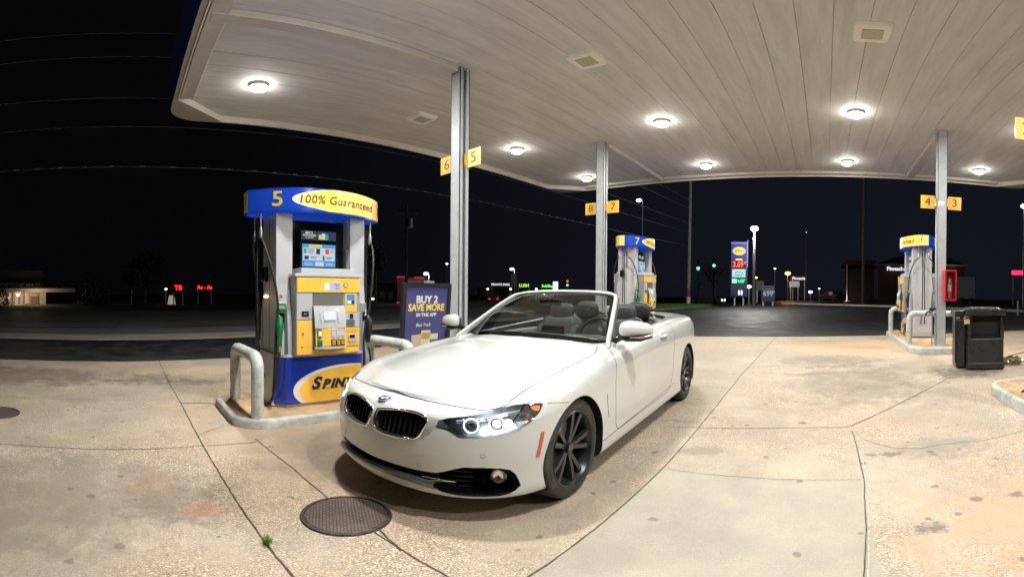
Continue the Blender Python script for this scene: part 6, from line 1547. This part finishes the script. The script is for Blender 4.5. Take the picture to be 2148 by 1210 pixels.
# buildings at the right
p = at_b(1775, 70); Sa = 70 * math.radians(KPX); e = empty('canopy_building', (p.x, p.y, p.z - .3), facing(1775), 'small building with a lit pale post left of the white lettered building', 'building'); mb = MB(); mb.box(-4 * Sa, 2, 0, 60 * Sa, 9, 74 * Sa); mb.build('wall', mat('nightwall', (.025, .022, .02), .8), e)
mb = MB(); mb.prism([(-12 * Sa, 0), (70 * Sa, 0), (60 * Sa, 9 * Sa), (2 * Sa, 9 * Sa)], -9, .2, M=XZ().copy() @ Matrix.Translation((0, 80 * Sa, 0))); mb.build('roof', mat('roof_rust', (.05, .03, .025), .8), e); mb = MB(); mb.box(.0, -.1, 0, 2 * Sa, .1, 80 * Sa); mb.build('lit_post', mat('lit_post', (.6, .5, .48), .6), e)
l = bpy.data.lights.new('up_light', 'POINT'); l.energy = 60; l.color = (1, .8, .7); l.shadow_soft_size = .1; o = bpy.data.objects.new('up_light', l); o.parent = e; o.location = (Sa, -1.0, 8 * Sa); sc.collection.objects.link(o)
p = at_b(1900, 64); Sb = 64 * math.radians(KPX); e = empty('brick_bank', (p.x, p.y, p.z - .3), facing(1900), 'brown building with a hipped roof and lit lettering behind pump four', 'building')
mb = MB(); mb.box(-60 * Sb, 1, 0, 125 * Sb, 12, 84 * Sb); mb.build('wall', mat('brick_brown', (.045, .026, .018), .8, mott=.25, scale=2), e)
mb = MB(); b0 = [(-66 * Sb, .3, 84 * Sb), (131 * Sb, .3, 84 * Sb), (131 * Sb, 13, 84 * Sb), (-66 * Sb, 13, 84 * Sb), (-20 * Sb, 6, 108 * Sb), (90 * Sb, 6, 108 * Sb)]; mb.add(b0, [(0, 1, 5, 4), (1, 2, 5), (2, 3, 4, 5), (3, 0, 4), (0, 3, 2, 1)]); mb.build('roof', dark_roof, e)
mb = MB(); mb.box(-66 * Sb, .22, 81 * Sb, 131 * Sb, .34, 85 * Sb); mb.build('fascia_board', mat('fascia_board', (.20, .15, .12), .7), e)
for a in (70, 95): mb = MB(); mb.box(a * Sb, .9, 20 * Sb, (a + 14) * Sb, 1.02, 55 * Sb); mb.build('window', glass_d, e)
tx = mtext('lettering', 'Pinnacle', wht_s, e, up_(Matrix(), -22 * Sb, .1, 74 * Sb), size=.78, ext=.03, bold=.015)
mb = MB(); mb.box(-37.0 * Sb, .06, 73 * Sb, -35 * Sb, .14, 79 * Sb); mb.build('logo', blu_s, e)
l = bpy.data.lights.new('wall_light', 'POINT'); l.energy = 30; l.color = (1, .75, .5); l.shadow_soft_size = .2; o = bpy.data.objects.new('wall_light', l); o.parent = e; o.location = (95 * Sb, -1.2, 78 * Sb); sc.collection.objects.link(o)
billboard('bank_sign', 1675, 584, 70, 2.6, .7, dk, 'small white lettered sign right of the orange street light', 'lit sign', 'Pinnacle', .62, wht_s, legs=True, bold=.01); billboard('sign_board', 1666, 596, 69, 1.6, .9, glow('board_grey', (.5, .55, .55), .5), 'pale lit board under the small white lettered sign', 'board', legs=True)
billboard('sign_board', 1594, 599, 50, .9, 1.1, mat('plate_grey', (.20, .19, .18), .5), 'small grey roadside plate right of the tall lamp post', 'board', legs=True)
e, zc = billboard('lettered_sign', 2142, 572, 50, 2.6, .8, dk, 'red lit sign cut off at the right edge', 'lit sign', legs=True); mb = MB(); mb.cb(0, -.12, zc, 2.2, .05, .5); mb.build('lit_face', glow('hot_red', (1, .02, .08), 2.5), e)
# box truck behind the red cabinet
p = at_b(2024, 42); Sc = 42 * math.radians(KPX); e = empty('box_truck', (p.x, p.y, p.z + .1), facing(2024) + R(12), 'grey box truck parked in the dark beyond the red extinguisher box', 'truck', 'distant vehicles'); tg = mat('truck_grey', (.22, .23, .24), .5, mott=.1)
mb = MB(); mb.box(-.95, -.2, .95, .95, 4.4, 2.75); mb.build('cargo_box', tg, e, bevel=.03); mb = MB(); mb.box(-.85, 4.4, .5, .85, 5.9, 2.1); mb.build('cab', tg, e, bevel=.12); mb = MB(); mb.box(-.95, -.5, .75, .95, 0, .92); mb.box(-1.5, -.1, 1.15, -.98, .0, 1.2); mb.build('bumper', galv, e)
for y in (.7, 5.0):
    for x in (-.8, .8): mb = MB(); mb.cyl(0, 0, -.13, .13, .42, 18, M=Matrix.Translation((x, y, .42)) @ Matrix.Rotation(R(90), 4, 'Y')); mb.build('wheel', rubber, e)
# bollard and small island right
p = at_b(2136, 24.5); mb = MB(); mb.cyl(0, 0, 0, .80, .075, 20); mb.sphere((0, 0, .80), .075, 16, 8, sq=(1, 1, .5)); tag(mb.build('bollard', galv, None, smooth=50, loc=(p.x, p.y, p.z)), 'grey steel bollard far right beyond the black bin', 'bollard')

# ------------------------------------------------------------------ one object per loose piece for parts made in pairs and rows
SPLIT = {'blade_fin', 'pillar_seal', 'headrest_post', 'wheel_bolt', 'wiper', 'soft_keys', 'keys', 'legs', 'edge_beam', 'window_bars', 'door_bars', 'red_panel', 'parapet_light', 'hood_edge', 'strap', 'valve', 'underbody', 'grille_slats', 'lower_grille', 'badge_quarter', 'light_strip', 'hose_coupling', 'dashes', 'bracket', 'bumper', 'base_plate', 'porch_column'}
SING = {'soft_keys': 'soft_key', 'keys': 'key', 'legs': 'leg', 'window_bars': 'window_bar', 'door_bars': 'door_bar', 'grille_slats': 'grille_slat', 'dashes': 'dash_mark', 'lower_grille': 'grille_bar'}
for o in [q for q in sc.objects if q.type == 'MESH' and q.name.split('.')[0] in SPLIT]:
    me = o.data; bm = bmesh.new(); bm.from_mesh(me); bm.verts.ensure_lookup_table(); seen = set(); comps = []
    for v in bm.verts:
        if v.index in seen: continue
        st = [v]; seen.add(v.index); c = set()
        while st:
            q = st.pop(); c.add(q.index)
            for e_ in q.link_edges:
                w_ = e_.other_vert(q)
                if w_.index not in seen: seen.add(w_.index); st.append(w_)
        comps.append(c)
    nm = SING.get(o.name.split('.')[0], o.name.split('.')[0])
    if len(comps) > 1 and len(comps) <= 40:
        for c in comps:
            b2 = bm.copy(); b2.verts.ensure_lookup_table(); bmesh.ops.delete(b2, geom=[v for v in b2.verts if v.index not in c], context='VERTS')
            m2 = bpy.data.meshes.new(nm); b2.to_mesh(m2); b2.free()
            for mt in me.materials: m2.materials.append(mt)
            o2 = bpy.data.objects.new(nm, m2); sc.collection.objects.link(o2); o2.parent = o.parent; o2.location = o.location; o2.rotation_euler = o.rotation_euler
            for md in o.modifiers:
                if md.type == 'BEVEL': d_ = o2.modifiers.new('bevel', 'BEVEL'); d_.width = md.width; d_.segments = md.segments; d_.limit_method = 'ANGLE'; d_.angle_limit = md.angle_limit
        for ch in list(o.children): ch.parent = o.parent
        bm.free(); bpy.data.objects.remove(o)
    else: bm.free()
